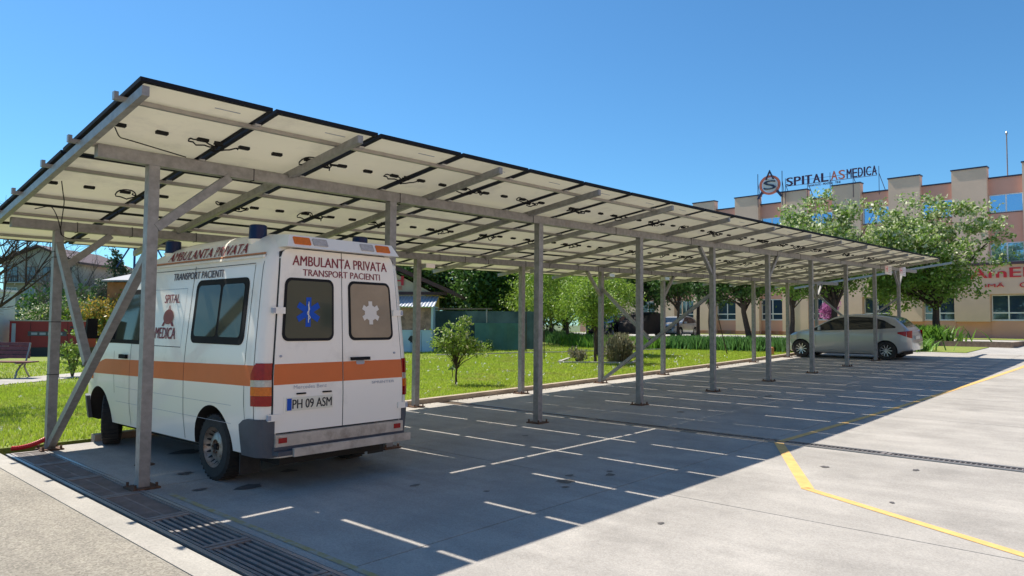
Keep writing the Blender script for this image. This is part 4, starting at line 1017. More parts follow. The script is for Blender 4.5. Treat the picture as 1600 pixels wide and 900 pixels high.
def rblobs(cx, cy, cz, rx, ry, rz, n, seed, f=.55):
    r_ = random.Random(seed); out = [(cx, cy, cz, rx * .8, ry * .8, rz * .8)]
    for k in range(n):
        a = r_.uniform(0, 6.28); e = r_.uniform(-.8, 1); rad = .62
        out.append((cx + rx * rad * math.cos(a) * math.sqrt(1 - e * e * .6), cy + ry * rad * math.sin(a) * math.sqrt(1 - e * e * .6), cz + rz * rad * e, rx * f * r_.uniform(.6, 1.1), ry * f * r_.uniform(.6, 1.1), rz * f * r_.uniform(.6, 1.1)))
    return out
T = lambda *a, **k: tree(*a, **k)
# trees along the hospital road
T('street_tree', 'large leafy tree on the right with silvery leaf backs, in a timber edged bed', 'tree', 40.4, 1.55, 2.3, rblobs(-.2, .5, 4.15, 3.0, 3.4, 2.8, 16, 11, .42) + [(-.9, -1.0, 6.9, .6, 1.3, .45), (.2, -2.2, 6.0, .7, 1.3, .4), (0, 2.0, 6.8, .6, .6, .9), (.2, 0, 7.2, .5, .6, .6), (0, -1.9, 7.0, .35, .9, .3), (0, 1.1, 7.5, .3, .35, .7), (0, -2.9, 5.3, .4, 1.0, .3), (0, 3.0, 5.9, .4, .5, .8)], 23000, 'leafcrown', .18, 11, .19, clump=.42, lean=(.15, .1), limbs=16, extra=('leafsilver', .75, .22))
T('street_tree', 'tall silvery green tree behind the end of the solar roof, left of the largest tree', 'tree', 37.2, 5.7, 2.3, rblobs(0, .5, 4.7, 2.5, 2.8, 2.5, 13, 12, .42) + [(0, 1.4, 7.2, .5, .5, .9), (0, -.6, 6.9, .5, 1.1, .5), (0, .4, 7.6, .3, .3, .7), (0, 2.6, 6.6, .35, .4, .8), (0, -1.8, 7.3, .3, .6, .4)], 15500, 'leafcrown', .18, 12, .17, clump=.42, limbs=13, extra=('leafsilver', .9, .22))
T('street_tree', 'tree whose trunk stands behind the nose of the silver hatchback', 'tree', 35.9, 7.5, 2.2, rblobs(0, 0, 4.3, 2.2, 2.2, 2.3, 8, 13) + [(0, .2, 6.2, .6, .6, .9)], 9500, 'leafcrown', .19, 13, .13, clump=.45, extra=('leafsilver', .6, .2))
T('street_tree', 'leaning dark trunked tree in front of the hospital windows, middle of the row', 'tree', 36.4, 10.1, 2.2, rblobs(-.2, .1, 3.7, 1.9, 2.0, 1.8, 8, 14), 9000, 'leafmid', .20, 14, .16, clump=.45, lean=(-.35, .25))
T('street_tree', 'thin young tree with dark leaves just right of the small silver car', 'tree', 35.9, 12.3, 2.3, rblobs(0, 0, 3.5, 1.3, 1.4, 1.5, 7, 15), 5000, 'leafdark', .19, 15, .08, clump=.4)
T('street_tree', 'slender tree whose trunk crosses the small silver car', 'tree', 37.0, 15.0, 2.3, rblobs(0, 0, 3.6, 1.4, 1.5, 1.3, 7, 16), 5500, 'leafmid', .19, 16, .085, clump=.4)
T('street_tree', 'dark bushy tree hanging over the covered car', 'tree', 37.5, 18.2, 2.0, rblobs(0, 0, 3.7, 2.2, 2.2, 1.9, 9, 17), 10000, 'leafdark', .21, 17, .14, clump=.5)
T('street_tree', 'pale tree whose tip shows above the solar roof at the far end of the hospital', 'tree', 40.5, 15.5, 3.6, rblobs(0, 0, 5.6, 1.4, 2.2, 2.2, 7, 18), 6000, 'leaflime', .2, 18, .12, clump=.45)
T('blossom_tree', 'small magenta flowering tree by the hospital wall behind the silver hatchback', 'flowering tree', 44.5, 8.4, .9, rblobs(0, 0, 1.75, .45, .5, .75, 6, 19), 1500, 'leafpink', .13, 19, .06, clump=.25)
# dark woodland behind the lawn: single trees
for k, (x, y, lab, lf, rz_, rw) in enumerate([
    (27.4, 30.0, 'dark broad tree rising behind the small house gable', 'leafdark', 3.4, 3.0), (30.2, 27.0, 'dense dark tree left of the thin rear posts, behind the green netting', 'leafdark', 3.3, 2.9),
    (33.0, 24.3, 'darkest round tree behind the right end of the netting fence', 'leafdark', 3.3, 2.6), (25.4, 33.2, 'mid green tree furthest left in the dark group', 'leafmid', 3.4, 3.0),
    (29.0, 24.0, 'lighter green bushy tree in front of the dark group', 'leafmid', 2.4, 1.9), (35.6, 22.8, 'dark tree partly behind the lime foliage', 'leafdark', 2.9, 2.2)]):
    T('garden_tree', lab, 'tree', x, y, 1.9, rblobs(0, 0, 3.7, rw, rw, rz_, 10, 30 + k), 15000, lf, .25, 30 + k, .2, clump=.6, group=None)
T('willow_tree', 'lime green feathery tree growing on the lawn behind the planter', 'tree', 20.9, 9.6, 1.25, rblobs(0, 0, 2.45, 1.45, 1.5, 1.25, 9, 41), 15000, 'leaflime', .12, 41, .07, clump=.34, trunks=2, droop=.6, asp=.35)
T('willow_tree', 'lime green weeping tree left of the parked dark blue car', 'tree', 27.4, 16.2, 1.3, rblobs(-.6, .6, 2.9, 2.5, 2.5, 2.1, 10, 42), 15000, 'leaflime', .16, 42, .10, clump=.45, droop=.6, asp=.35)
T('willow_tree', 'pale lime tree further back between the dark woodland and the road', 'tree', 30.2, 19.6, 1.6, rblobs(0, 0, 3.5, 2.0, 2.0, 2.0, 8, 43), 11000, 'leaflime', .18, 43, .12, clump=.5, droop=.5, asp=.35)
T('young_tree', 'small young tree with a thin dark trunk and pale yellow leaves on the lawn', 'young tree', 9.2, 5.35, .50, [(0, 0, 1.0, .36, .36, .30), (-.30, .30, .95, .26, .26, .22), (.30, -.30, 1.0, .26, .28, .22), (.12, -.1, 1.42, .20, .20, .26), (-.12, .16, 1.28, .22, .22, .2), (.42, -.46, .86, .14, .14, .1), (.25, .2, 1.1, .25, .25, .2)], 1900, 'leafyoung', .085, 44, .028, clump=.16, extra=('leafblossom', .10, .09), limbs=12)
T('sapling', 'knee high dark sapling on the lawn behind the pale young tree', 'sapling', 10.6, 7.0, .25, [(0, 0, .42, .07, .07, .16)], 40, 'leafdark', .07, 45, .012, clump=.08, limbs=3)
T('planter_tree', 'small dark trunked tree standing in the stone edged bed', 'young tree', 17.3, 7.05, 1.2, rblobs(0, 0, 2.05, .85, .85, .85, 7, 46), 6000, 'leaflime', .10, 46, .05, clump=.26, trunks=1, asp=.4)
def shrub(name, label, x, y, r_, h, n, leaf, size, seed, cat='shrub', up_=1., extra=None):
    t = thing(name, label, cat, (x, y, g(x))); q = np.random.RandomState(seed)
    P, _ = crown_pts([(0, 0, h * .5, r_, r_, h * .5)] + [(q.uniform(-.5, .5) * r_, q.uniform(-.5, .5) * r_, h * q.uniform(.4, .75), r_ * .55, r_ * .55, h * .35) for _ in range(5)], n, seed, clump=r_ * .35, hollow=.3)
    P[:, 2] = np.maximum(P[:, 2], .03); leaves_obj('foliage', leaf, P, size, t, droop=-up_, seed=seed)
    m_ = MB(); 
    for k in range(7): a = k * .9; m_.tube([(0, 0, -.05), (r_ * .3 * math.cos(a), r_ * .3 * math.sin(a), h * .4), (r_ * .6 * math.cos(a), r_ * .6 * math.sin(a), h * .75)], [.02, .014, .006], 4)
    m_.build('stems', 'bark', t)
    if extra: e = q.rand(len(P)) < extra[1]; leaves_obj('blossom', extra[0], P[e], extra[2], t, seed=seed + 1)
    return t
shrub('lavender_bush', 'bushy grey green shrub at the right end of the stone edged bed', 18.2, 6.75, .46, .86, 3200, 'leafgrey', .12, 51, up_=1.8)
shrub('small_shrub', 'low grey shrub beside the small tree in the stone edged bed', 17.0, 7.6, .28, .50, 700, 'leafgrey', .10, 52, up_=1.4)
lv = [o_ for o_ in bpy.data.objects if o_.name == 'lavender_bush'][0]
m_ = MB(); r3 = random.Random(9)
for k in range(420):
    a, q = r3.uniform(0, 6.283), r3.uniform(0, .38) ; h_ = r3.uniform(.55, 1.08); p = Vector((q * math.cos(a), q * math.sin(a), 0)); t_ = p * r3.uniform(1.2, 2.2) + Vector((0, 0, h_)); sd = Vector((-math.sin(a), math.cos(a), 0)) * .016
    m_.quad(p - sd, p + sd, t_ + sd * .4, t_ - sd * .4)
m_.build('twigs', 'leafgrey', lv, fix=False)
m_ = MB(); bd = thing('flower_bed_edging', 'low pale stone edging round the shrub bed on the lawn', 'edging', (0, 0, 0))
for (ax, ay), (bx, by) in (((16.5, 8.0), (17.6, 5.75)), ((17.6, 5.75), (19.2, 6.5)), ((16.5, 8.0), (18.2, 8.9))):
    d = Vector((bx - ax, by - ay)); nn = 5
    for q in range(nn):
        p = Vector((ax, ay)) + d * q / nn; e = Vector((ax, ay)) + d * (q + .97) / nn; MB().bar((p.x, p.y, g(p.x) + .05), (e.x, e.y, g(e.x) + .05), .1, .09).build('edging_stone', 'stone', bd)
# left garden
shrub('flowering_shrub', 'white flowering shrub behind the red generator', 9.6, 38.6, 1.7, 2.5, 9000, 'leafmid', .16, 61, extra=('leafblossom', .45, .17))
shrub('flowering_shrub', 'yellow and red leaved shrub to the right of the generator', 11.2, 34.8, 1.35, 2.6, 9000, 'leafred', .15, 62, extra=('leafmid', .5, .16))
shrub('flowering_shrub', 'bright green shrub between the white flowering and the yellow one', 10.4, 37.6, 1.3, 2.2, 6000, 'leaflime', .16, 63)
shrub('garden_shrub', 'loose yellow green rose bush beside the thin stake on the lawn', 3.75, 15.35, .42, 1.35, 620, 'leafyoung', .11, 64, up_=.2)
shrub('garden_shrub', 'dark green shrub at the corner of the brick outbuilding', 13.6, 33.6, 1.1, 2.3, 6000, 'leafdark', .16, 65)
shrub('garden_shrub', 'dark shrub at the foot of the pale blue conservatory', 20.2, 15.2, .35, .55, 500, 'leafdark', .09, 66)
T('conifer_tree', 'ragged dark conifer standing behind the brick outbuilding', 'conifer', 14.1, 43.5, 4.0, [(0, 0, 2.4 + .8 * k, 1.3 - .24 * k, 1.3 - .24 * k, .45) for k in range(5)] + [(0, 0, 6.2, .22, .22, .6)], 4200, 'conifer', .2, 67, .09, clump=.32)
T('garden_tree', 'grey green round tree behind the far left white cabin', 'tree', 5.5, 46.5, 2.0, rblobs(0, 0, 3.0, 2.6, 2.6, 2.0, 7, 68), 9000, 'leafgrey', .25, 68, .15, clump=.6)
for k, (x, y, r2, hh_, lf, lab) in enumerate([(17.5, 42.5, 2.4, 3.6, 'leafmid', 'broad green shrub behind the brick outbuilding'), (21.5, 39.0, 2.6, 4.2, 'leafdark', 'dark tall shrub hidden mostly behind the ambulance'), (13.0, 50, 3.0, 3.4, 'leafdark', 'dark shrub far behind the red generator'), (4, 52, 4.0, 3.0, 'leafmid', 'wide green thicket at the left edge behind the cabin')]):
    shrub('thicket_shrub', lab, x, y, r2, hh_, 7000, lf, .26, 80 + k)
def bare_tree(name, label, x, y, base, dirs, seed, r0, bark='bark', depth=4, L=1.5, spread=.5, zb=0.):
    t = thing(name, label, 'bare tree', (x, y, g(x))); r_ = random.Random(seed); m_ = MB(); tr = MB()
    tr.tube([(0, 0, -.1), (.02, 0, base * .5), (0, .03, base)], [r0 * 1.3, r0, r0 * .8], 8); tr.build('trunk', bark, t, smooth=True)
    def grow(p, d, L_, r, lv):
        pts = [p]; 
        for k in range(4):
            d = (d + Vector((r_.uniform(-1, 1), r_.uniform(-1, 1), r_.uniform(-.6, .9))) * .22).normalized(); pts.append(pts[-1] + d * L_ / 4)
        m_.tube(pts, [r * (1 - .13 * k) for k in range(5)], 5 if lv > 1 else 4, caps=False)
        if lv > 0:
            for k in range(r_.choice((3, 4, 4))):
                q = pts[r_.randint(1, 4)]; dd = (d + Vector((r_.uniform(-1, 1), r_.uniform(-1, 1), r_.uniform(-.5, .8))) * spread * 1.6).normalized(); grow(q, dd, L_ * r_.uniform(.5, .8), r * .5, lv - 1)
    for d in dirs: grow(Vector((0, 0, base * r_.uniform(.8, 1))), Vector(d).normalized(), L, r0 * .55, depth)
    m_.build('branches', bark, t, smooth=True)
bare_tree('bare_tree', 'dark leafless tree reaching its branches in from the left edge', -1.3, 9.6, 1.75, [(1, -.3, .15), (1, .1, .45), (.9, -.8, .5), (.7, .3, .9), (.2, .2, 1), (-.8, .2, .6), (1, -.6, .05), (1, .4, .25)], 3, .14, depth=4, L=1.6)
bare_tree('bare_tree', 'grey twiggy tree in front of the apartment house, behind the cross brace', 14.3, 53.8, 2.2, [(1, 0, .8), (-1, .3, .8), (0, -1, .9), (.3, .6, 1), (-.5, -.6, .9), (1, -.8, .4), (-.9, .9, .4)], 5, .16, 'greybark', depth=4, L=2.7)
bare_tree('bare_tree', 'grey leafless shrub above the roof of the brick outbuilding', 11.0, 42.0, 1.4, [(1, 0, .7), (-1, .3, .6), (.2, -1, .9), (.8, -.8, .5), (-.8, .8, .5)], 8, .10, 'greybark', depth=4, L=1.7)
# stake and thin wires near the rose bush
sk = thing('garden_stake', 'thin dark metal stake on the lawn beside the rose bush', 'stake', (3.42, 15.4, g(3.4))); MB().tube([(0, 0, -.05), (0, .02, 2.2)], .018, 6).build('rod', 'grate', sk)
# iris border: stuff
def blades(name, mt, region, n, h, w, seed, lean=.25, label=None, cat='plants'):
    r_ = np.random.RandomState(seed); P = region(r_, n); n = len(P); a = r_.uniform(0, 2 * np.pi, n); hh_ = h * r_.uniform(.55, 1.2, n); ww = w * r_.uniform(.7, 1.3, n)
    le = r_.normal(size=(n, 2)) * lean * hh_[:, None]
    dx, dy = np.cos(a) * ww / 2, np.sin(a) * ww / 2; z = np.interp(P[:, 0], GX, GZ) + P[:, 2]
    V_ = np.empty((n, 5, 3)); V_[:, 0] = np.c_[P[:, 0] - dx, P[:, 1] - dy, z]; V_[:, 1] = np.c_[P[:, 0] + dx, P[:, 1] + dy, z]
    V_[:, 2] = np.c_[P[:, 0] + dx * .8 + le[:, 0] * .45, P[:, 1] + dy * .8 + le[:, 1] * .45, z + hh_ * .6]; V_[:, 4] = np.c_[P[:, 0] - dx * .8 + le[:, 0] * .45, P[:, 1] - dy * .8 + le[:, 1] * .45, z + hh_ * .6]
    V_[:, 3] = np.c_[P[:, 0] + le[:, 0], P[:, 1] + le[:, 1], z + hh_]
    me = bpy.data.meshes.new(name); me.vertices.add(n * 5); me.vertices.foreach_set('co', V_.ravel().astype(np.float32)); me.loops.add(n * 5); me.loops.foreach_set('vertex_index', np.arange(n * 5, dtype=np.int32))
    me.polygons.add(n); me.polygons.foreach_set('loop_start', np.arange(0, n * 5, 5, dtype=np.int32)); me.polygons.foreach_set('loop_total', np.full(n, 5, dtype=np.int32)); me.materials.append(M[mt]); me.update(); me.validate()
    o = put(name, me, None, 'stuff')
    if label: tag(o, label, cat, kind='stuff')
    return o
def poly_region(pts, wid):
    pts = [Vector(p) for p in pts]
    def f(r_, n):
        L_ = [(b - a).length for a, b in zip(pts[:-1], pts[1:])]; tot = sum(L_); out = []
        for a, b, l_ in zip(pts[:-1], pts[1:], L_):
            k = int(n * l_ / tot); t = r_.rand(k); d = (b - a).normalized(); o = r_.normal(size=k) * wid * .5; clump = np.round(t * l_ / .22) * .22 / l_; t = t * .25 + clump * .75
            out.append(np.c_[a.x + (b.x - a.x) * t - d.y * o, a.y + (b.y - a.y) * t + d.x * o, np.zeros(k)])
        return np.vstack(out)
    return f
blades('iris_border', 'leafiris2', poly_region([(26.2, 9.6), (25.4, 12.2), (27.5, 16)], .7), 7000, .55, .05, 71, .3, 'bright green strap leaved border along the far edge of the lawn')
blades('iris_border', 'leafiris', poly_region([(27.0, 3.9), (26.7, 9.6)], .7), 6000, .58, .05, 72, .3, 'darker green strap leaved border behind the nose of the silver hatchback')
blades('iris_border', 'leafiris', poly_region([(27.5, 16), (33, 22.6), (30, 27)], .9), 5000, .55, .06, 73, .3, 'dark low border under the lime trees and before the road')
# bed under the largest tree
rb = thing('raised_bed', 'raised soil bed with a timber edge under the largest tree', 'raised bed', (38.5, 0, g(38)))
MB().box(-3.2, 2.6, -2.3, 2.9, -.1, .12).build('soil', 'soil', rb)
for a in ((-3.35, 2.75, -2.45, -2.3), (-3.35, -3.2, -2.3, 2.9), (-3.35, 2.75, 2.9, 3.05)): MB().box(a[0], a[1], a[2], a[3], -.1, .2).build('edge_timber', 'timber', rb)
blades('bed_plants', 'leafiris2', lambda r_, n: np.c_[r_.normal(36.3, .5, n), r_.normal(1.9, .75, n), np.full(n, .08)], 2800, .8, .09, 74, .45, 'leafy green plants round the foot of the largest tree')
blades('bed_plants', 'leafiris2', lambda r_, n: np.c_[r_.normal(30.6, .4, n), r_.normal(.9, .45, n), np.full(n, .0)], 1800, .5, .07, 75, .45, 'green leafy clump on the grass behind the silver hatchback')
structure('grass_strip', strip(stations(30.05, 34.9), -1.6, 3.4, .02, .05, MB()), 'lawn')
structure('grass_strip', strip(stations(35.2, 46.8), 3.3, 40, .05, .05, MB()), 'road')
# grass
def lawn_region(x0, x1, y0, y1):
    def f(r_, n):
        P = np.c_[r_.uniform(x0, x1, n), r_.uniform(y0, y1, n), np.full(n, .012)]
        # keep off the path
        pts = P0; d = np.full(n, 9.)
        for (ax, ay), (bx, by) in zip(pts[:-1], pts[1:]):
            t = np.clip((P[:, 0] - ax) / (bx - ax), 0, 1); m_ = (P[:, 0] >= ax) & (P[:, 0] <= bx); d = np.where(m_, np.abs(P[:, 1] - (ay + (by - ay) * t)), d)
        return P[d > .88]
    return f
blades('lawn_grass', 'grass', lawn_region(-2.5, 9, 3.47, 13), 110000, .055, .012, 91, .35, 'short green grass of the lawn near the ambulance', 'grass')
blades('lawn_grass', 'grass', lawn_region(-1, 26, 10, 24), 60000, .065, .022, 92, .35, 'green grass of the far lawn by the bench and the conservatory', 'grass')
blades('lawn_grass', 'grass', lawn_region(9, 26.5, 3.47, 13), 110000, .06, .016, 93, .35, 'green grass of the lawn behind the rear posts', 'grass')
r_ = np.random.RandomState(4); n = 170; P = np.c_[r_.uniform(5, 22, n), 3.7 + 8.5 * r_.rand(n) ** 1.1, np.zeros(n)]; P[:, 2] = np.interp(P[:, 0], GX, GZ) + .10 + .06 * r_.rand(n)
P = np.vstack([P, np.c_[r_.uniform(-1, 6, 40), r_.uniform(4, 12, 40), np.full(40, .1)]])
dp = np.repeat(P, 9, 0) + r_.normal(size=(len(P) * 9, 3)) * .016
o = leaves_obj('dandelion_clocks', 'dandelion', dp, .028, None, asp=1., seed=5); tag(o, 'white dandelion seed heads scattered over the lawn', 'dandelions', kind='stuff')
# fallen leaves and grit at the lawn edge
dp = np.c_[r_.uniform(.8, 24, 500), 3.27 - .25 * r_.rand(500) ** 2, np.zeros(500)]; dp[:, 2] = np.interp(dp[:, 0], GX, GZ) + .006
o = leaves_obj('leaf_litter', 'soil', dp, .03, None, flat=.9, seed=6); tag(o, 'dry leaf litter along the kerb of the lawn', 'leaf litter', kind='stuff')

# ================================================================ SMALL HOUSE AND CONSERVATORY
hs = thing('small_house', 'cream gabled house with brown eaves behind the ambulance', 'house', (18.6, 17.0, g(18.6)), R(-47.5))
# local: x to the right along the gable, y away from the camera
MB().box(-9, -.55, 1.6, 8, 0, 2.75).build('wall', 'cream', hs)
m_ = MB(); m_.prism([(-9, 2.75), (-.2, 2.75), (-5.2, 5.3), (-9, 3.2)], 1.6, 8, lambda u, v, w: (u, w, v)); m_.build('gable', 'cream', hs)
m_ = MB(); m_.prism([(-5.3, 5.25), (.9, 2.62), (.9, 2.80), (-5.3, 5.48)], 1.0, 8.4, lambda u, v, w: (u, w, v)); m_.build('roof', 'brownroof', hs)
m_ = MB(); m_.prism([(-9.5, 3.25), (-5.3, 5.25), (-5.3, 5.48), (-9.5, 3.45)], 1.0, 8.4, lambda u, v, w: (u, w, v)); m_.build('roof', 'brownroof', hs)
MB().box(-8.4, .5, 1.45, 1.6, 2.66, 2.80).build('fascia', 'brownroof', hs)
m_ = MB(); text_mb(m_, 'H', -2.15, -1.6, 3.1, 3.55, lambda u, v, o: (u, 1.6 - o, v), .05, .05, depth=.04); text_mb(m_, 'E', -2.1, -1.65, 2.92, 3.05, lambda u, v, o: (u, 1.6 - o, v), .05, .05, depth=.04); m_.build('red_sign', 'red', hs, fix=False)
kc = thing('conservatory', 'pale blue glazed conservatory with a corrugated roof against the house', 'conservatory', (18.6, 17.0, g(18.6)), R(-47.5))
# front wall panels
m_ = MB(); W0 = -5.2
k = W0; i_ = 0
while k < -.05:
    MB().box(k + .01, min(k + .46, 0) - .0, 0, .05, 0, .98).build('lower_panel', 'iceblue', kc); k += .47
for i_, x in enumerate([W0 + .05, -4.2, -3.2, -2.25, -1.52, -.78, -.04]):
    MB().box(x - .045, x + .045, -.02, .07, .98, 2.02).build('mullion', 'iceblue', kc)
MB().box(W0, 0, -.02, .07, 2.02, 2.12).build('head_rail', 'iceblue', kc); MB().box(W0, 0, -.02, .07, .94, 1.0).build('sill_rail', 'iceblue', kc)
xs_ = [W0 + .05, -4.2, -3.2, -2.25, -1.52, -.78, -.04]
for a, b in zip(xs_[:-1], xs_[1:]): MB().box(a + .045, b - .045, .03, .045, 1.0, 2.02).build('pane', 'curtain', kc)
MB().box(-.06, 0, .07, 2.2, 0, 2.1).build('end_wall', 'iceblue', kc)
m_ = MB(); n = 150
for i in range(n):
    a, b = W0 - .3 + (5.6) * i / n, W0 - .3 + 5.6 * (i + 1) / n; za, zb_ = .022 * math.sin(i * 1.57), .022 * math.sin((i + 1) * 1.57)
    m_.quad((a, -.42, 2.06 + za), (b, -.42, 2.06 + zb_), (b * 1.0 - .0, 1.62, 2.60 + zb_), (a, 1.62, 2.60 + za))
m_.build('corrugated_roof', 'corr', kc, fix=False)
r2 = random.Random(2)
for cx, cz, s_ in ((-2.35, .55, .16), (-.95, .56, .2)):
    m_ = MB()
    for k in range(6): m_.quad(*[(cx + s_ * (r2.uniform(-1, 1) * .5 + .45 * math.cos(q)), -.004 - .001 * k, cz + s_ * (r2.uniform(-1, 1) * .6 + .5 * math.sin(q))) for q in (0, 1.6, 3.1, 4.7)])
    m_.build('painted_motif', 'ink', kc, fix=False)
# netting fence
nf = thing('netting_fence', 'green and dark shade netting on steel posts beside the conservatory', 'fence', (20.2, 16.5, g(20.5)), R(-47.5))
k = MB(); 
def sheet(x0, x1, z0, z1, y0, mt, nm):
    m_ = MB(); n = 14
    for i in range(n):
        a, b = x0 + (x1 - x0) * i / n, x0 + (x1 - x0) * (i + 1) / n; ya, yb_ = y0 + .04 * math.sin(i * 1.3), y0 + .04 * math.sin((i + 1) * 1.3)
        m_.quad((a, ya, z0), (b, yb_, z0), (b, yb_, z1), (a, ya, z1))
    m_.build(nm, mt, nf, fix=False)
sheet(-1.6, 3.3, .1, 1.85, .15, 'darknet', 'dark_net'); sheet(.4, 2.75, .05, 1.30, .0, 'net', 'green_net')
for x in (-1.5, .95, 3.25): MB().tube([(x, .07, -.1), (x, .07, 1.95)], .035, 8).build('post', 'galv', nf)
MB().bar((-1.6, .07, 1.93), (1.2, .07, 1.96), .06).build('top_rail', 'timber', nf)
MB().bar((2.8, .07, -.1), (2.62, .07, 2.3), .06).build('leaning_post', 'timber', nf)
# thin young poles on the lawn
for i_, (x, y, h_, ln, lab) in enumerate([(20.9, 13.4, 2.0, (.0, .0), 'thin dark pole on the lawn at the right end of the netting fence'), (24.1, 5.5, 1.6, (-.25, .3), 'leaning dark stake tied near the strap leaved border'), (17.6, 9.6, 1.6, (0, 0), 'thin dark stake on the lawn left of the small bed tree')]):
    o = thing('garden_stake', lab, 'stake', (x, y, g(x))); MB().tube([(0, 0, -.05), (ln[0], ln[1], h_)], .02, 6).build('rod', 'bark', o)
hp = thing('garden_hose', 'pale hose pipe lying across the far lawn', 'hose', (0, 0, 0))
m_ = MB(); m_.tube([(x, 13.4 - (x - 18) * .62 + .12 * math.sin(x * 1.7), g(x) + .09) for x in np.linspace(16.5, 25.0, 30)], .022, 5); m_.build('hose_pipe', 'stone', hp)
mk = thing('marker_post', 'short orange marker stub on the lawn near the hatchback nose', 'marker', (24.6, 3.9, g(24.6))); MB().lathe([(.07, 0), (.07, .3), (.04, .34), (0, .34)], n=10).build('stub', 'orangepaint', mk)

# ================================================================ LEFT SIDE: bench, generator, cabin, houses
bn = thing('park_bench', 'slatted dark red park bench with curved metal legs beside the garden path', 'bench', (2.9, 15.75, g(2.9) + .03), R(-47))
# local x along the bench (right end at 0), y towards the back
for k in range(4): MB().box(-1.9, .12, -.40 + .115 * k, -.40 + .115 * k + .095, .42, .455).build('seat_slat', 'woodred', bn)
for k in range(4):
    z = .52 + .115 * k; y = .09 + .035 * k; m_ = MB(); m_.hexa([(-1.9, y, z), (-.18 - .02 * k, y, z), (-.18 - .02 * k, y + .03, z), (-1.9, y + .03, z), (-1.9, y + .03, z + .095), (-.2 - .02 * k, y + .03, z + .095), (-.2 - .02 * k, y + .06, z + .095), (-1.9, y + .06, z + .095)]); m_.build('back_slat', 'woodred', bn)
for x in (-.25, -1.6):
    m_ = MB(); m_.tube([(x, -.36, .0), (x, -.30, .18), (x, -.16, .33), (x, -.02, .40), (x, .1, .43)], .025, 8); m_.tube([(x, .22, 0), (x, .10, .14), (x, .0, .30), (x, .06, .46), (x, .16, .72), (x, .21, .95)], .025, 8); m_.tube([(x, -.38, .4), (x, .1, .4)], .02, 6); m_.build('leg', 'galv', bn, smooth=True)
gn = thing('generator', 'long red generator housing with black grilles standing behind the bench', 'generator', (6.9, 29.0, g(6.9)), R(-46))
MB().box(-1.7, 1.6, -.55, .55, 0, .38).build('base_frame', 'genblack', gn)
MB().box(-1.65, 1.55, -.5, .5, .382, 1.52).build('housing', 'genred', gn); MB().box(-1.68, 1.58, -.53, .53, 1.522, 1.57).build('lid', 'stone', gn)
for x in (-.75, .15, .85): MB().box(x, x + .015, -.508, -.5, .42, 1.48).build('panel_seam', 'seam', gn)
MB().box(-1.55, -1.38, -.512, -.5, .5, 1.42).build('side_badge', 'greyink', gn)
m_ = MB(); text_mb(m_, 'GENERATOR', -.75, .72, .93, 1.03, lambda u, v, o: (u, -.5 - o, v), .014, .02); 
MB().box(-.85, .82, -.510, -.5, .88, 1.08).build('name_strip', 'bumper', gn)
for k in range(4): MB().box(-.7 + .36 * k, -.44 + .36 * k, -.516, -.51, .93, 1.03).build('strip_mark', 'greyink', gn)
for z in (1.0, 1.12, 1.24):
    MB().box(.95, 1.42, -.515, -.5, z, z + .07).build('louvre', 'genblack', gn)
cb = thing('white_cabin', 'pale white metal cabin at the left edge behind the bench', 'cabin', (3.35, 30.0, g(3.3)), R(-46))
MB().box(-3.2, 1.05, 0, 2.4, .45, 2.85).build('wall', 'cabin', cb); MB().box(-3.25, 1.12, -.08, 2.45, 2.852, 2.95).build('roof', 'wframe', cb); MB().box(-3.1, .9, .1, 2.3, 0, .44).build('plinth', 'genblack', cb)
MB().box(.35, .37, -.01, 0, .5, 2.8).build('door_seam', 'seam', cb); MB().box(.2, .8, -.03, 0, 2.1, 2.16).build('hinge_bar', 'genblack', cb)
MB().box(.9, 1.02, -.03, -.0, .5, 2.84).build('corner_post', 'wframe', cb)

def apartment(name, label, loc, rz, w, h, ridge, dep, wall, roofm, floors, nwin, overhang=.8, left=True):
    t = thing(name, label, 'apartment house', loc, rz)
    MB().box(-w / 2, w / 2, 0, dep, 0, h).build('wall', wall, t)
    m_ = MB(); m_.prism([(-w / 2, h), (w / 2, h), (0, h + ridge)], .0, dep, lambda u, v, w_: (u, w_, v)); m_.build('gable', wall, t)
    for sg in (-1, 1):
        m_ = MB(); q = [(0, h + ridge), (sg * (w / 2 + 1.1), h - ridge * 2.2 / w * 1.0), (sg * (w / 2 + 1.1), h - ridge * 2.2 / w + .3), (0, h + ridge + .3)]; m_.prism(q, -overhang, dep + .5, lambda u, v, w_: (u, w_, v)); m_.build('roof', roofm, t)
    for f in range(floors):
        z = 1.0 + f * 2.9
        for k in range(nwin):
            x = -w / 2 + w * (k + .5) / nwin; fr = MB(); tall = f == floors - 1; zh = 2.1 if tall else 1.3
            zz = z - (.8 if tall else 0); fr.box(x - .75, x + .75, -.06, 0, zz, zz + zh); fo = fr.build('window', 'wframe' if not tall else 'brownroof', t)
            for a, b in ((x - .68, x - .04), (x + .04, x + .68)): MB().box(a, b, -.08, -.061, zz + .08, zz + zh - .08).build('pane', 'wglass', fo)
        if f == floors - 1:
            MB().box(-w / 2, w / 2, -1.2, -.0, z - 1.05, z - .9).build('balcony_slab', wall, t)
            m_ = MB(); m_.box(-w / 2, w / 2, -1.2, -1.15, z - .0, z + .06)
            for k in range(int(w / .35)): x = -w / 2 + .35 * k; m_.box(x, x + .05, -1.19, -1.16, z - .9, z)
            m_.build('railing', 'brownroof', t)
    return t
apartment('apartment_house', 'weathered gabled apartment house with balconies at the far left', (25.6, 107.5, g(60)), R(-47), 9.8, 8.9, 1.9, 14, 'housewall', 'brownroof', 3, 4)
apartment('apartment_house', 'brown roofed house behind the apartment house', (36.5, 101, g(60)), R(-47), 8, 6.6, 1.3, 16, 'housewall', 'tanroof', 2, 4)
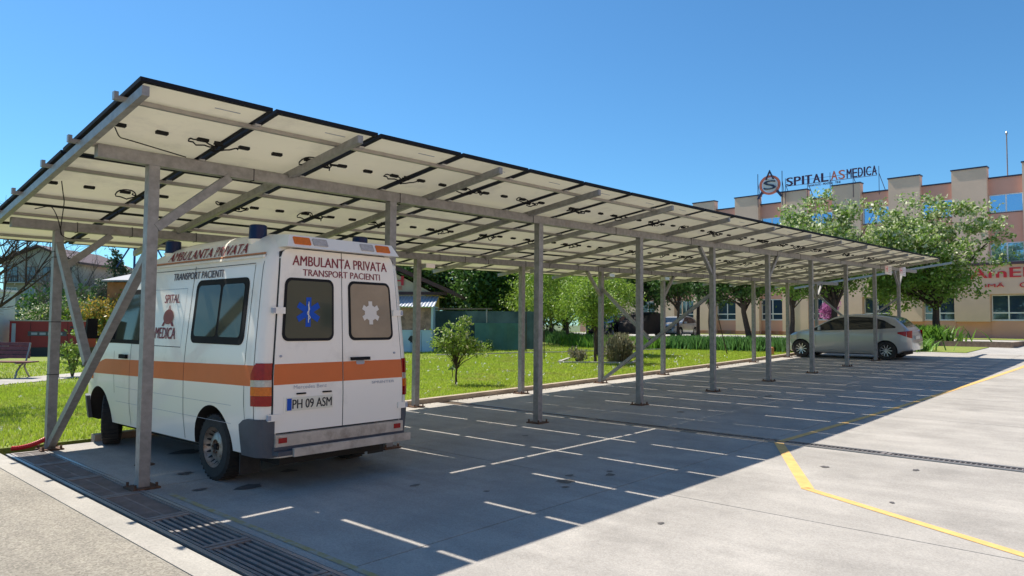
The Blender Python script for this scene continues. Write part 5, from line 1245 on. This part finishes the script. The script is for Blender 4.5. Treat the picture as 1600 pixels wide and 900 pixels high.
apartment('apartment_house', 'low pale house glimpsed through bare branches', (27.0, 82, g(60)), R(-20), 7.5, 3.6, 1.4, 8, 'cream', 'tanroof', 1, 3)
bo = thing('brick_outbuilding', 'orange brick outbuilding with a grey sheet roof behind the shrubs', 'outbuilding', (10.6, 35.2, g(10.6)), R(-44))
MB().box(-.2, 7, 1.2, 6, 0, 3.65).build('wall', 'brick', bo)
m_ = MB(); m_.hexa([(-.3, .7, 3.66), (7.4, .7, 3.80), (7.4, 6.4, 4.9), (.2, 6.4, 4.7), (-.3, .7, 3.74), (7.4, .7, 3.88), (7.4, 6.4, 5.0), (.2, 6.4, 4.8)]); m_.build('roof', 'greyroof', bo)
tw = thing('lattice_mast', 'blue steel lattice structure rising behind the brick outbuilding', 'lattice structure', (14.4, 40.3, g(14)), R(-46))
for x in (-.3, .75, 1.8): MB().tube([(x, 0, 0), (x, 0, 8.5)], .07, 6).build('upright', 'bluesteel', tw)
for z in (3.2, 4.2, 4.75, 6.6): MB().bar((-.3, 0, z), (1.8, 0, z), .08).build('cross_rail', 'bluesteel', tw)
for a, b in (((-.3, 4.75), (.75, 6.6)), ((.75, 6.6), (1.8, 4.75)), ((-.3, 3.2), (.22, 4.2)), ((.22, 4.2), (.75, 3.2)), ((.75, 3.2), (1.28, 4.2)), ((1.28, 4.2), (1.8, 3.2)), ((-1.4, 4.8), (-.3, 6.6))): MB().bar((a[0], 0, a[1]), (b[0], 0, b[1]), .07).build('diagonal', 'bluesteel', tw)
hh = thing('corrugated_hose', 'red corrugated hose lying on the grass at the first rear post', 'hose', (-.1, 3.1, 0))
m_ = MB(); pts = [(-.26 + .34 * t, .16 - .20 * t, .03 + .12 * t * t) for t in np.linspace(0, 1, 40)]; m_.tube(pts, [.026 + .006 * (i % 2) for i in range(40)], 8); m_.build('hose_pipe', 'hose', hh)
mc = thing('drain_cover', 'small round iron cover in the concrete beside the front wheel', 'drain cover', (.45, 1.15, g(.45) + .004)); MB().lathe([(0, .006), (.10, .006), (.11, 0)], n=20).build('lid', 'rust', mc)
